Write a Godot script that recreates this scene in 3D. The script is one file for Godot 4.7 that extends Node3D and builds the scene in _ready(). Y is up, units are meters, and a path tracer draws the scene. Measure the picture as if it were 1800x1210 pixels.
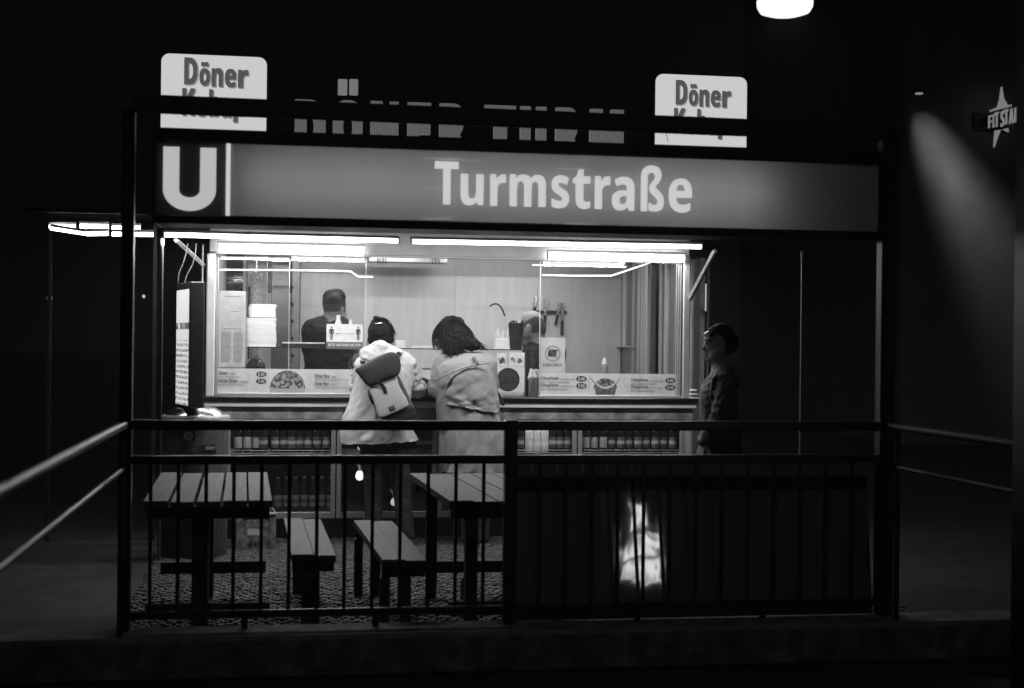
extends Node3D

# ---------------------------------------------------------------- camera model
const FOCAL := 2500.0            # focal length in photograph pixels (1800 x 1210)
const EYE := Vector3(0, 1.52, 0)
var view_basis: Basis
var used := {}
var mats := {}
var tex := {}

const Z_RAIL := -6.61            # railing at the end of the stairwell
const Z_STALL := -11.06          # front of the food stall
const Z_BACK := -13.15           # its rear wall

func at(px: float, py: float, z: float) -> Vector3:   # pixel -> point on the upright plane at z
	var d := view_basis * Vector3((px - 900.0) / FOCAL, (605.0 - py) / FOCAL, -1.0)
	return EYE + d * (z / d.z)

func on_level(px: float, py: float, y: float) -> Vector3:   # pixel -> point on the level plane at y
	var d := view_basis * Vector3((px - 900.0) / FOCAL, (605.0 - py) / FOCAL, -1.0)
	return EYE + d * ((y - EYE.y) / d.y)

func px_m(p: Vector3) -> float:   # metres per photograph pixel at that point
	return -(view_basis.inverse() * (p - EYE)).z / FOCAL

# ---------------------------------------------------------------- nodes
func numbered(called: String) -> String:
	if not used.has(called):
		used[called] = 0
		return called
	used[called] += 1
	return "%s_%03d" % [called, used[called]]

func tag(o, label: String, category: String, group := "", kind := ""):
	o.set_meta("label", label)
	o.set_meta("category", category)
	if group:
		o.set_meta("group", group)
	if kind:
		o.set_meta("kind", kind)
	return o

func thing(called: String, label: String, category: String, where := Vector3.ZERO, turn := 0.0, group := "") -> Node3D:
	var o := Node3D.new()
	o.name = numbered(called)
	add_child(o)
	o.position = where
	o.rotation.y = turn
	tag(o, label, category, group)
	return o

func put(called: String, mesh: Mesh, material: Material, parent: Node = null, where := Vector3.ZERO) -> MeshInstance3D:
	var o := MeshInstance3D.new()
	o.mesh = mesh
	o.material_override = material
	if parent == null:
		o.name = numbered(called)
		add_child(o)
	else:
		o.name = called
		parent.add_child(o, true)
	o.position = where
	return o

func structure(called: String, mesh: Mesh, material: Material) -> MeshInstance3D:
	var o := put(called, mesh, material)
	o.set_meta("kind", "structure")
	return o

func copy_of(o: Node3D, where: Vector3, turn: float, label: String) -> Node3D:
	var c: Node3D = o.duplicate()
	c.name = numbered(String(o.name).trim_suffix("_001"))
	add_child(c)
	c.position = where
	c.rotation.y = turn
	c.set_meta("label", label)
	return c

# ---------------------------------------------------------------- mesh building
func begin() -> SurfaceTool:
	var st := SurfaceTool.new()
	st.begin(Mesh.PRIMITIVE_TRIANGLES)
	return st

func tri(st: SurfaceTool, a: Vector3, b: Vector3, c: Vector3) -> void:   # counter-clockwise seen from outside
	var n := (b - a).cross(c - a).normalized()
	for v in [a, c, b]:
		st.set_normal(n)
		st.add_vertex(v)

func quad(st: SurfaceTool, a: Vector3, b: Vector3, c: Vector3, d: Vector3) -> void:
	var n := (c - a).cross(d - b).normalized()
	for v in [a, c, b, a, d, c]:
		st.set_normal(n)
		st.add_vertex(v)

func quad_uv(st: SurfaceTool, a: Vector3, b: Vector3, c: Vector3, d: Vector3) -> void:   # a lower left, counter-clockwise
	var n := (c - a).cross(d - b).normalized()
	var k := [[a, Vector2(0, 1)], [c, Vector2(1, 0)], [b, Vector2(1, 1)], [a, Vector2(0, 1)], [d, Vector2(0, 0)], [c, Vector2(1, 0)]]
	for v in k:
		st.set_normal(n)
		st.set_uv(v[1])
		st.add_vertex(v[0])

func box(st: SurfaceTool, c: Vector3, size: Vector3, ch := 0.004, b := Basis.IDENTITY) -> void:   # box with chamfered edges
	var h := size * 0.5
	ch = minf(ch, minf(h.x, minf(h.y, h.z)) * 0.6)
	if ch <= 0.0003:
		for ax in 3:
			for s in [-1.0, 1.0]:
				var n := Vector3.ZERO
				n[ax] = s
				var u := Vector3.ZERO
				u[(ax + 1) % 3] = s
				var w := Vector3.ZERO
				w[(ax + 2) % 3] = 1.0
				quad(st, c + b * (h * (n - u - w)), c + b * (h * (n + u - w)), c + b * (h * (n + u + w)), c + b * (h * (n - u + w)))
		return
	var f := func(sx: float, sy: float, sz: float, ax: int) -> Vector3:
		var p := Vector3(sx, sy, sz) * (h - Vector3.ONE * ch)
		p[ax] = Vector3(sx, sy, sz)[ax] * h[ax]
		return c + b * p
	for ax in 3:
		for s in [-1.0, 1.0]:
			var q := []
			for k in [[-s, -1.0], [s, -1.0], [s, 1.0], [-s, 1.0]]:
				var v := Vector3.ZERO
				v[ax] = s
				v[(ax + 1) % 3] = k[0]
				v[(ax + 2) % 3] = k[1]
				q.append(f.call(v.x, v.y, v.z, ax))
			quad(st, q[0], q[1], q[2], q[3])
		var a1 := (ax + 1) % 3
		var a2 := (ax + 2) % 3
		for s1 in [-1.0, 1.0]:
			for s2 in [-1.0, 1.0]:
				var v0 := Vector3.ZERO
				v0[a1] = s1
				v0[a2] = s2
				var lo := v0
				lo[ax] = -1.0
				var hi := v0
				hi[ax] = 1.0
				var e := [f.call(lo.x, lo.y, lo.z, a1), f.call(hi.x, hi.y, hi.z, a1), f.call(hi.x, hi.y, hi.z, a2), f.call(lo.x, lo.y, lo.z, a2)]
				if s1 * s2 > 0:
					quad(st, e[3], e[2], e[1], e[0])
				else:
					quad(st, e[0], e[1], e[2], e[3])
	for sx in [-1.0, 1.0]:
		for sy in [-1.0, 1.0]:
			for sz in [-1.0, 1.0]:
				var t := [f.call(sx, sy, sz, 0), f.call(sx, sy, sz, 1), f.call(sx, sy, sz, 2)]
				if sx * sy * sz > 0:
					tri(st, t[0], t[1], t[2])
				else:
					tri(st, t[0], t[2], t[1])

func box_mesh(size: Vector3, ch := 0.004, c := Vector3.ZERO) -> ArrayMesh:
	var st := begin()
	box(st, c, size, ch)
	return st.commit()

func span_box(a: Vector3, b: Vector3, ch := 0.004) -> ArrayMesh:   # box between two opposite corners
	return box_mesh((b - a).abs(), ch, (a + b) * 0.5)

func bar(st: SurfaceTool, a: Vector3, b: Vector3, w: float, t: float, ch := 0.003, up := Vector3.UP) -> void:   # bar from a to b, w wide, t thick along up
	var x := (b - a).normalized()
	var z := x.cross(up).normalized()
	box(st, (a + b) * 0.5, Vector3(a.distance_to(b), t, w), ch, Basis(x, z.cross(x), z))

func tube(st: SurfaceTool, pts: Array, r, sides := 10, caps := true) -> void:   # r: one radius or one for each point
	var n := pts.size()
	var up := Vector3.UP
	var rings := []
	for i in n:
		var t: Vector3 = (pts[mini(i + 1, n - 1)] - pts[maxi(i - 1, 0)]).normalized()
		if absf(t.dot(up)) > 0.95:
			up = Vector3.FORWARD if absf(t.dot(Vector3.FORWARD)) < 0.9 else Vector3.RIGHT
		var u := up.cross(t).normalized()
		var v := t.cross(u)
		up = v
		var rr: float = r[i] if r is Array else r
		var ring := []
		for k in sides:
			var a := TAU * k / sides
			var d := u * cos(a) + v * sin(a)
			ring.append([pts[i] + d * rr, d])
		rings.append(ring)
	for i in n - 1:
		for k in sides:
			var k2 := (k + 1) % sides
			for e in [rings[i][k], rings[i + 1][k2], rings[i][k2], rings[i][k], rings[i + 1][k], rings[i + 1][k2]]:
				st.set_normal(e[1])
				st.add_vertex(e[0])
	if caps:
		for k in sides:
			tri(st, pts[0], rings[0][(k + 1) % sides][0], rings[0][k][0])
			tri(st, pts[n - 1], rings[n - 1][k][0], rings[n - 1][(k + 1) % sides][0])

func lathe(st: SurfaceTool, profile: Array, origin := Vector3.ZERO, seg := 16, sharp := 0.7) -> void:   # profile of Vector2(radius, height), bottom to top
	var n := profile.size()
	for i in n - 1:
		var p: Vector2 = profile[i]
		var q: Vector2 = profile[i + 1]
		var d := (q - p).normalized()
		var nn := Vector2(d.y, -d.x)
		var n0 := nn
		var n1 := nn
		if i > 0:
			var e: Vector2 = (p - profile[i - 1]).normalized()
			if e.dot(d) > sharp:
				n0 = (nn + Vector2(e.y, -e.x)).normalized()
		if i < n - 2:
			var e2: Vector2 = (profile[i + 2] - q).normalized()
			if e2.dot(d) > sharp:
				n1 = (nn + Vector2(e2.y, -e2.x)).normalized()
		for k in seg:
			var c0 := Vector3(cos(TAU * k / seg), 0, sin(TAU * k / seg))
			var c1 := Vector3(cos(TAU * (k + 1) / seg), 0, sin(TAU * (k + 1) / seg))
			var up := Vector3.UP
			for e in [[c0, p, n0], [c1, p, n0], [c1, q, n1], [c0, p, n0], [c1, q, n1], [c0, q, n1]]:
				st.set_normal((e[0] * e[2].x + up * e[2].y).normalized())
				st.add_vertex(origin + e[0] * e[1].x + up * e[1].y)

func prism(st: SurfaceTool, poly: PackedVector2Array, depth: float, xf := Transform3D.IDENTITY) -> void:   # polygon in xy pushed from z = 0 to depth
	var p := poly
	if Geometry2D.is_polygon_clockwise(p):
		p.reverse()
	var ids := Geometry2D.triangulate_polygon(p)
	for i in range(0, ids.size(), 3):
		var a := p[ids[i]]
		var b := p[ids[i + 1]]
		var c := p[ids[i + 2]]
		if (b - a).cross(c - a) < 0:
			var s := b
			b = c
			c = s
		tri(st, xf * Vector3(a.x, a.y, depth), xf * Vector3(b.x, b.y, depth), xf * Vector3(c.x, c.y, depth))
		tri(st, xf * Vector3(a.x, a.y, 0), xf * Vector3(c.x, c.y, 0), xf * Vector3(b.x, b.y, 0))
	for i in p.size():
		var a := p[i]
		var b := p[(i + 1) % p.size()]
		quad(st, xf * Vector3(a.x, a.y, 0), xf * Vector3(b.x, b.y, 0), xf * Vector3(b.x, b.y, depth), xf * Vector3(a.x, a.y, depth))

func disc_poly(rx: float, ry: float, seg := 28) -> PackedVector2Array:
	var p := PackedVector2Array()
	for k in seg:
		p.append(Vector2(cos(TAU * k / seg) * rx, sin(TAU * k / seg) * ry))
	return p

func round_rect(w: float, h: float, r: float, round_bottom := true) -> PackedVector2Array:
	var p := PackedVector2Array()
	for q in 4:
		var cx := (w * 0.5 - r) * (1 if q == 0 or q == 3 else -1)
		var cy := (h * 0.5 - r) * (1 if q < 2 else -1)
		if q >= 2 and not round_bottom:
			p.append(Vector2(cx + r * signf(cx), cy - r))
			continue
		for k in 6:
			var a := PI * 0.5 * (q + k / 5.0)
			p.append(Vector2(cx + cos(a) * r, cy + sin(a) * r))
	return p

var fonts := {}
func font(bold := false, serif := false) -> Font:
	var k := str(bold, serif)
	if not fonts.has(k):
		var f := SystemFont.new()
		f.font_names = PackedStringArray(["Droid Serif" if serif else "Droid Sans"])
		f.font_weight = 700 if bold else 400
		fonts[k] = f

	return fonts[k]

func lettering(called: String, txt: String, where: Vector3, w: float, h: float, m: Material, parent: Node, bold := false, depth := 0.003, b := Basis.IDENTITY, heavy := 0.0) -> MeshInstance3D:
	# a word fitted into w x h around where (the parent's axes), its front facing +z
	var t := TextMesh.new()
	t.text = txt
	t.font = font(bold)
	t.font_size = 48
	t.pixel_size = 0.01
	t.curve_step = 2.0
	t.depth = 0.05
	var am := ArrayMesh.new()
	am.add_surface_from_arrays(Mesh.PRIMITIVE_TRIANGLES, t.get_mesh_arrays())
	if heavy > 0.0:   # thicker strokes: the glyph laid over itself, a little shifted
		var st := begin()
		var n := 0
		for dx in [-1.0, 0.0, 1.0]:
			for dy in [-0.7, 0.7]:
				st.append_from(am, 0, Transform3D(Basis.IDENTITY, Vector3(dx * heavy, dy * heavy, 0.0015 * n)))
				n += 1
		am = st.commit()
	var box3 := am.get_aabb()
	var s := Vector3(w / box3.size.x, h / box3.size.y, depth / maxf(box3.size.z, 0.001))
	var o := put(called, am, m, parent)
	var sb := Basis(b.x * s.x, b.y * s.y, b.z * s.z)
	o.transform = Transform3D(sb, where - sb * (box3.position + box3.size * 0.5))
	return o

# ---------------------------------------------------------------- materials
func grey(v: float) -> Color:
	return Color(v, v, v).linear_to_srgb()

func noise_image(key: String, w: int, h: int, freq: float, lo: float, hi: float, stretch := Vector2.ONE, octaves := 4, seed_ := 1, kind := 0) -> ImageTexture:
	if tex.has(key):
		return tex[key]
	var n := FastNoiseLite.new()
	n.seed = seed_
	n.noise_type = [FastNoiseLite.TYPE_SIMPLEX_SMOOTH, FastNoiseLite.TYPE_CELLULAR][kind]
	n.frequency = freq / w
	n.fractal_octaves = octaves
	var sw := int(w * stretch.x)
	var sh := int(h * stretch.y)
	var src := n.get_seamless_image(sw, sh, false, false, 0.15, true)
	src.resize(w, h, Image.INTERPOLATE_BILINEAR)
	var img := Image.create(w, h, false, Image.FORMAT_RGB8)
	for y in h:
		for x in w:
			var v := lerpf(lo, hi, src.get_pixel(x, y).r)
			img.set_pixel(x, y, Color(v, v, v))
	tex[key] = ImageTexture.create_from_image(img)
	return tex[key]

func mat(called: String, v: float, rough: float, metal := 0.0, how := {}) -> StandardMaterial3D:
	if mats.has(called):
		return mats[called]
	var m := StandardMaterial3D.new()
	m.resource_name = called
	m.albedo_color = grey(v)
	m.roughness = rough
	m.metallic = metal
	m.metallic_specular = how.get("specular", 0.5)
	if how.has("grain"):      # [texture, repeats per metre]
		m.albedo_texture = how.grain[0]
		m.uv1_triplanar = true
		m.uv1_world_triplanar = how.get("world", true)
		m.uv1_scale = Vector3.ONE * how.grain[1] if not how.grain[1] is Vector3 else how.grain[1]
	if how.has("rough_map"):
		m.roughness_texture = how.rough_map
		m.uv1_triplanar = true
	if how.has("relief"):     # [texture, centimetres]
		m.heightmap_enabled = true
		m.heightmap_texture = how.relief[0]
		m.heightmap_scale = how.relief[1]
	if how.has("glow"):
		m.emission_enabled = true
		m.emission = Color(1, 1, 1)
		m.emission_energy_multiplier = how.glow
	if how.has("coat"):
		m.clearcoat_enabled = true
		m.clearcoat = how.coat
		m.clearcoat_roughness = how.get("coat_rough", 0.05)
	if how.has("rim"):
		m.rim_enabled = true
		m.rim = how.rim
	if how.has("backlight"):
		m.backlight_enabled = true
		m.backlight = Color(how.backlight, how.backlight, how.backlight)
	if how.has("alpha"):
		m.transparency = BaseMaterial3D.TRANSPARENCY_ALPHA
		m.albedo_color.a = how.alpha
	if how.get("colors", false):
		m.vertex_color_use_as_albedo = true
	mats[called] = m
	return m

func area_light(called: String, where: Vector3, size: Vector2, facing: Vector3, energy: float) -> void:
	var l := AreaLight3D.new()
	l.name = numbered(called)
	l.area_size = size
	l.area_normalize_energy = true
	l.light_energy = energy
	l.area_range = 30.0
	l.shadow_enabled = true
	add_child(l)
	var up := Vector3.UP if absf(facing.y) < 0.9 else Vector3.FORWARD
	l.look_at_from_position(where, where + facing, up)

# ================================================================ the scene
var xl: float
var xr: float

func _ready() -> void:
	# --- camera
	var cam := Camera3D.new()
	cam.name = "camera"
	add_child(cam)
	cam.position = EYE
	cam.rotation_degrees = Vector3(0, -9.2, 0.63)
	var lens := CameraAttributesPhysical.new()
	lens.frustum_focal_length = 12.0 * FOCAL / 605.0
	lens.frustum_focus_distance = 11.2
	lens.exposure_aperture = 2.8
	lens.frustum_near = 0.05
	lens.frustum_far = 400.0
	cam.attributes = lens
	cam.fov = rad_to_deg(2.0 * atan(605.0 / FOCAL))
	cam.far = 400.0
	cam.near = 0.05
	cam.current = true
	view_basis = cam.basis
	# --- night sky, no sun
	var we := WorldEnvironment.new()
	we.name = "world_environment"
	var env := Environment.new()
	env.background_mode = Environment.BG_SKY
	var sky := Sky.new()
	var sm := ProceduralSkyMaterial.new()
	sm.sky_top_color = grey(0.0016)
	sm.sky_horizon_color = grey(0.0016)
	sm.ground_horizon_color = grey(0.0016)
	sm.ground_bottom_color = grey(0.0016)
	sm.sky_curve = 0.2
	sky.sky_material = sm
	env.sky = sky
	env.tonemap_mode = Environment.TONE_MAPPER_LINEAR
	env.tonemap_exposure = 1.0
	env.sdfgi_enabled = true
	env.ssao_enabled = true
	env.ssil_enabled = true
	env.fog_enabled = true
	env.fog_density = 0.003
	env.fog_light_color = Color(1, 1, 1)
	we.environment = env
	add_child(we)
	# --- the large lights: tubes under the awning, over the hatch and inside the stall
	xl = at(366, 600, Z_STALL).x
	xr = at(1211, 600, Z_STALL).x
	build_tubes()
	# --- structure
	build_textures()
	build_ground()
	build_stall()
	build_station_sign()
	build_roof_signs()
	build_railings()
	build_surroundings()
	# --- objects
	build_fridges()
	build_tables()
	build_counter_things()
	build_bin_and_crate()
	build_litter()
	build_people()

const TUBE_GLOW := 10.0

func fluorescent(label: String, a: Vector3, b: Vector3, r: float, energy: float, facing: Vector3, group := "") -> void:
	var t := thing("fluorescent_tube", label, "light", (a + b) * 0.5, 0.0, group)
	var d := (b - a) * 0.5
	var st := begin()
	tube(st, [-d * 0.985, d * 0.985], r, 14)
	put("glass_tube", st.commit(), mat("tube_glow", 0.8, 0.4, 0.0, {"glow": TUBE_GLOW}), t)
	for s in [-1.0, 1.0]:
		st = begin()
		tube(st, [d * s * 0.986, d * s * 1.0], r * 1.1, 12)
		put("end_cap", st.commit(), mat("tube_cap", 0.5, 0.4, 0.6), t)
	st = begin()
	bar(st, -d + Vector3(0, r + 0.012, 0), d + Vector3(0, r + 0.012, 0), r * 2.4, 0.02)
	put("batten", st.commit(), mat("white_enamel", 0.7, 0.4), t)
	if energy > 0:
		area_light("tube_light", (a + b) * 0.5 + facing.normalized() * (r + 0.004), Vector2(a.distance_to(b), r * 2.0), facing, energy)

func build_tubes() -> void:
	var zo := -9.9
	fluorescent("long lit tube under the awning edge above the meat-spit window", at(286, 413, zo), at(702, 424, zo), 0.014, 2.7, Vector3(0, -1, -0.2), "lit tubes under the awning edge")
	fluorescent("long lit tube under the awning edge reaching past the cash only sign", at(721, 425, zo), at(1236, 434.5, zo), 0.014, 3.3, Vector3(0, -1, -0.2), "lit tubes under the awning edge")
	var zi := Z_STALL + 0.085
	fluorescent("thick short lit tube right over the meat-spit window", at(382, 435, zi), at(641, 441, zi), 0.027, 1.2, Vector3(0, -1, 0.05), "thick tubes over the panes")
	fluorescent("thick short lit tube right over the pane with the cash only sign", at(962, 450, zi), at(1204, 455, zi), 0.027, 1.0, Vector3(0, -1, 0.05), "thick tubes over the panes")
	for k in 2:
		var x0 := lerpf(xl, xr, 0.1 + 0.42 * k)
		fluorescent(["lit tube on the stall ceiling over the meat spit", "lit tube on the stall ceiling over the bald cook"][k], Vector3(x0, 2.375, -12.05), Vector3(x0 + 1.35, 2.375, -12.05), 0.013, 1.5, Vector3(0, -1, -0.15), "ceiling tubes inside the stall")

func build_textures() -> void:
	noise_image("fine", 256, 256, 40.0, 0.7, 1.0, Vector2.ONE, 3, 3)
	noise_image("soft", 256, 256, 4.0, 0.9, 1.0, Vector2.ONE, 5, 5)
	noise_image("stains", 256, 256, 5.0, 0.45, 1.0, Vector2.ONE, 5, 11)
	noise_image("brushed", 256, 256, 9.0, 0.93, 1.0, Vector2(2.2, 0.3), 4, 7)
	noise_image("wood", 256, 256, 7.0, 0.5, 1.0, Vector2(3.0, 0.3), 5, 9)
	mat("steel", 0.48, 0.42, 0.55, {"grain": [tex.soft, 1.2]})
	mat("steel_dull", 0.34, 0.5, 0.5, {"grain": [tex.stains, 1.6]})
	mat("enamel", 0.62, 0.45, 0.0, {"grain": [tex.soft, 1.1]})
	mat("dark_steel", 0.025, 0.38, 0.3, {"grain": [tex.stains, 3.0]})
	mat("black_plastic", 0.012, 0.45)
	mat("polished_steel", 0.6, 0.18, 1.0)
	mat("leather_black", 0.015, 0.5)
	mat("white_plastic", 0.75, 0.4, 0.0, {"grain": [tex.soft, 2.0]})
	mat("paper", 0.72, 0.85, 0.0, {"grain": [tex.soft, 3.0]})
	mat("ink", 0.03, 0.7)
	mat("ink_grey", 0.14, 0.7)
	mat("glass_pane", 0.05, 0.02, 0.0, {"alpha": 0.04})
	mat("glass_edge", 0.75, 0.3)
	mat("asphalt", 0.03, 0.85, 0.0, {"grain": [tex.stains, 0.7], "relief": [tex.fine, 0.3]})
	mat("concrete", 0.2, 0.85, 0.0, {"grain": [tex.stains, 1.3], "relief": [tex.fine, 0.2]})
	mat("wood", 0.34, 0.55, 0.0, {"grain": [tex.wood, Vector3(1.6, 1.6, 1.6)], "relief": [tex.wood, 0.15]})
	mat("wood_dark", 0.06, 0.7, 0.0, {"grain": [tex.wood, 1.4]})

func build_ground() -> void:
	var st := begin()
	quad(st, Vector3(-120, 0, 60), Vector3(120, 0, 60), Vector3(120, 0, -160), Vector3(-120, 0, -160))
	structure("ground", st.commit(), mats.asphalt)
	# kerb that carries the railing
	var k0 := at(-400, 1092, Z_RAIL + 0.16).x
	var k1 := at(2300, 1092, Z_RAIL + 0.16).x
	structure("kerb", span_box(Vector3(k0, 0.002, Z_RAIL + 0.16), Vector3(k1, 0.2, Z_RAIL - 0.12), 0.02), mats.concrete)
	# small stone setts between railing and stall, too small to count: one mass
	var rng := RandomNumberGenerator.new()
	rng.seed = 41
	st = begin()
	box(st, Vector3.ZERO, Vector3(1, 1, 1), 0.16)
	var mm := MultiMesh.new()
	mm.transform_format = MultiMesh.TRANSFORM_3D
	mm.use_colors = true
	mm.mesh = st.commit()
	var patch := FastNoiseLite.new()
	patch.seed = 9
	patch.frequency = 1.3
	var list := []
	var step := 0.054
	var row := 0
	var z := Z_RAIL - 0.17
	while z > -11.0:
		var x := -0.82 + (0.027 if row % 2 else 0.0)
		while x < 3.6:
			var s := Vector3(step * rng.randf_range(0.82, 0.97), 0.06, step * rng.randf_range(0.82, 0.97))
			var b := Basis.from_euler(Vector3(rng.randf_range(-0.09, 0.09), rng.randf_range(-0.12, 0.12), rng.randf_range(-0.09, 0.09)))
			list.append([Transform3D(b.scaled_local(s), Vector3(x + rng.randf_range(-0.007, 0.007), -0.014 + rng.randf_range(-0.004, 0.004), z)), rng.randf_range(0.03, 0.085) * (1.0 + 0.35 * patch.get_noise_2d(x, z))])
			x += step
		z -= step
		row += 1
	mm.instance_count = list.size()
	for i in list.size():
		mm.set_instance_transform(i, list[i][0])
		var v: float = list[i][1]
		mm.set_instance_color(i, Color(v, v, v))
	var mi := MultiMeshInstance3D.new()
	mi.name = numbered("stone_setts")
	mi.multimesh = mm
	mi.material_override = mat("sett_stone", 1.0, 0.7, 0.0, {"colors": true, "grain": [tex.fine, 4.0]})
	add_child(mi)
	tag(mi, "small grey stone setts paving the ground before the food stall", "paving", "", "stuff")

# ---------------------------------------------------------------- the food stall
func build_stall() -> void:
	var s := thing("food_stall", "brightly lit steel food stall with a raised awning and open serving hatch", "food stall")
	var zf := Z_STALL
	var steel: Material = mats.steel
	put("floor", span_box(Vector3(xl, 0.06, zf - 0.1), Vector3(xr, 0.14, Z_BACK), 0.003), mats.steel_dull, s)
	put("plinth", span_box(Vector3(xl + 0.03, 0.0, zf - 0.02), Vector3(xr - 0.03, 0.165, zf - 0.09), 0.005), mat("plinth_grey", 0.16, 0.6, 0.2, {"grain": [tex.stains, 1.5]}), s)
	# rear wall in steel sheets
	var wall := put("rear_wall", span_box(Vector3(xl, 0.14, Z_BACK - 0.05), Vector3(xr, 2.44, Z_BACK - 0.012), 0.003), mats.steel_dull, s)
	var cuts := [at(527, 600, Z_BACK).x, at(655, 600, Z_BACK).x, at(800, 600, Z_BACK).x, at(944, 600, Z_BACK).x, xr - 0.06]
	for i in 4:
		for j in 2:
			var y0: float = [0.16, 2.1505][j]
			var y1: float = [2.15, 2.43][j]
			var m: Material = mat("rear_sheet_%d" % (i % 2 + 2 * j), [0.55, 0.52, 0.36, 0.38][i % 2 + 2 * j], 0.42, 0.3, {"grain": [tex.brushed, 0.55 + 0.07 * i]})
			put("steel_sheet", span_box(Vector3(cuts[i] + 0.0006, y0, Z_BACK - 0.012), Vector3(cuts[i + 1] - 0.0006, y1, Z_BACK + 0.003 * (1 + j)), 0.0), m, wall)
	# left part of the rear: window, cupboard, steel column with knobs
	var win := put("rear_window", span_box(at(392, 512, Z_BACK) , at(428, 452, Z_BACK) + Vector3(0, 0, 0.02), 0.002), mat("night_pane", 0.012, 0.06), s)
	for e in [[at(389, 514, Z_BACK), at(393, 450, Z_BACK)], [at(427, 514, Z_BACK), at(433, 450, Z_BACK)], [at(393.2, 490.5, Z_BACK), at(426.8, 489, Z_BACK)], [at(393.2, 498, Z_BACK), at(426.8, 497, Z_BACK)]]:
		put("window_bar", span_box(e[0] + Vector3(0, 0, 0.021), e[1] + Vector3(0, 0, 0.045), 0.002), mats.enamel, win)
	put("rear_lower_sheet", span_box(at(380, 905, Z_BACK), at(526, 516, Z_BACK) + Vector3(0, 0, 0.008), 0.002), mat("lower_sheet", 0.5, 0.5, 0.3, {"grain": [tex.soft, 1.4]}), s)
	var col := put("steel_column", span_box(at(509, 880, Z_BACK + 0.25), at(527, 452, Z_BACK + 0.02), 0.004), mat("column_steel", 0.3, 0.4, 0.5, {"grain": [tex.soft, 2.2]}), s)
	for k in 5:
		var st := begin()
		var c := at(513.5, 505 + 30 * k, Z_BACK + 0.252)
		tube(st, [c, c + Vector3(0, 0, 0.035)], [0.016, 0.012], 10)
		put("knob", st.commit(), mats.black_plastic, col)
	# side walls
	put("side_wall", span_box(Vector3(xl, 0.14, zf - 0.09), Vector3(xl + 0.05, 2.44, Z_BACK), 0.003), mats.enamel, s)
	# on the far end wall: a dark window, a doorway and upright trims
	var up := func(px: float) -> float:   # z on the end wall for a pixel column
		var d := view_basis * Vector3((px - 900.0) / FOCAL, 0, -1.0)
		return d.z * ((xr - 0.05) / d.x)
	var wall_m := mat("right_wall", 0.16, 0.4, 0.5, {"grain": [tex.soft, 1.3]})
	var z0: float = up.call(1143)
	var z1: float = up.call(1159)
	# the wall stands in pieces round an open doorway to the dark street
	var rw := put("side_wall", span_box(Vector3(xr - 0.05, 0.14, z0), Vector3(xr, 2.44, Z_BACK), 0.003), wall_m, s)
	put("side_wall", span_box(Vector3(xr - 0.05, 0.14, zf - 0.09), Vector3(xr, 2.44, z1), 0.003), wall_m, s)
	put("door_lintel", span_box(Vector3(xr - 0.05, 2.33, z1 - 0.001), Vector3(xr, 2.44, z0 + 0.001), 0.002), wall_m, s)
	put("door_threshold", span_box(Vector3(xr - 0.05, 0.14, z1 - 0.001), Vector3(xr, 0.2, z0 + 0.001), 0.002), wall_m, s)
	var strips := [[1092, 1099, 0.5, 0.30], [1099, 1101.5, 0.9, 0.9], [1113, 1117, 0.5, 0.55], [1121, 1126, 0.6, 0.4], [1128, 1137, 0.6, 0.5], [1140, 1142, 0.8, 0.9], [1160, 1165, 0.55, 0.4], [1172, 1176, 0.7, 0.8]]
	for e in strips:
		put("upright_trim", span_box(Vector3(xr - 0.05, 0.3 if e[0] > 1110 else 1.5, up.call(e[0])), Vector3(xr - 0.05 - 0.03 * e[3], 2.4, up.call(e[1])), 0.002), mat("trim_%d" % int(e[2] * 10), e[2] * 0.6, 0.4, 0.5), rw)
	put("dark_window", span_box(Vector3(xr - 0.051, 1.52, up.call(1102)), Vector3(xr - 0.058, 2.36, up.call(1112)), 0.001), mats.night_pane, rw)
	put("window_sill", span_box(Vector3(xr - 0.05, 1.5, up.call(1090)), Vector3(xr - 0.1, 1.515, up.call(1118)), 0.002), mats.steel, rw)
	# ceiling, header, roof
	put("ceiling", span_box(Vector3(xl, 2.42, zf - 0.1), Vector3(xr, 2.46, Z_BACK), 0.003), mats.enamel, s)
	var yh := at(800, 452, zf).y
	put("header", span_box(Vector3(xl, yh, zf - 0.09), Vector3(xr, 2.44, zf), 0.005), mats.enamel, s)
	put("header_lip", span_box(Vector3(xl + 0.05, yh - 0.012, zf - 0.06), Vector3(xr - 0.05, yh - 0.001, zf + 0.012), 0.002), mats.steel, s)
	put("roof", span_box(Vector3(xl - 0.06, 2.47, zf + 0.1), Vector3(xr + 0.06, 2.62, Z_BACK - 0.1), 0.01), mats.dark_steel, s)
	put("roof_fascia", span_box(Vector3(xl - 0.1, 2.47, zf + 0.101), Vector3(xr + 0.1, 2.78, zf + 0.15), 0.006), mats.dark_steel, s)
	# awning flap with struts
	var aw := Node3D.new()
	aw.name = "awning"
	s.add_child(aw)
	var ax0 := at(284, 420, -9.9).x
	var ax1 := at(1262, 436, -9.9).x
	var st2 := begin()
	var p0 := Vector3(ax0, 2.395, zf + 0.01)
	var p1 := Vector3(ax1, 2.395, zf + 0.01)
	var fwd := Vector3(0, -0.05, 1.35)
	box(st2, (p0 + p1) * 0.5 + fwd * 0.5, Vector3(ax1 - ax0, 0.03, fwd.length()), 0.004, Basis(Vector3.RIGHT, -atan2(fwd.y, fwd.z)))
	put("soffit", st2.commit(), mat("soffit_white", 0.55, 0.5, 0.0, {"grain": [tex.stains, 0.9]}), aw)
	put("front_lip", span_box(p0 + fwd + Vector3(0, -0.05, 0), p1 + fwd + Vector3(0, 0.07, 0.03), 0.004), mats.dark_steel, aw)
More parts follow.
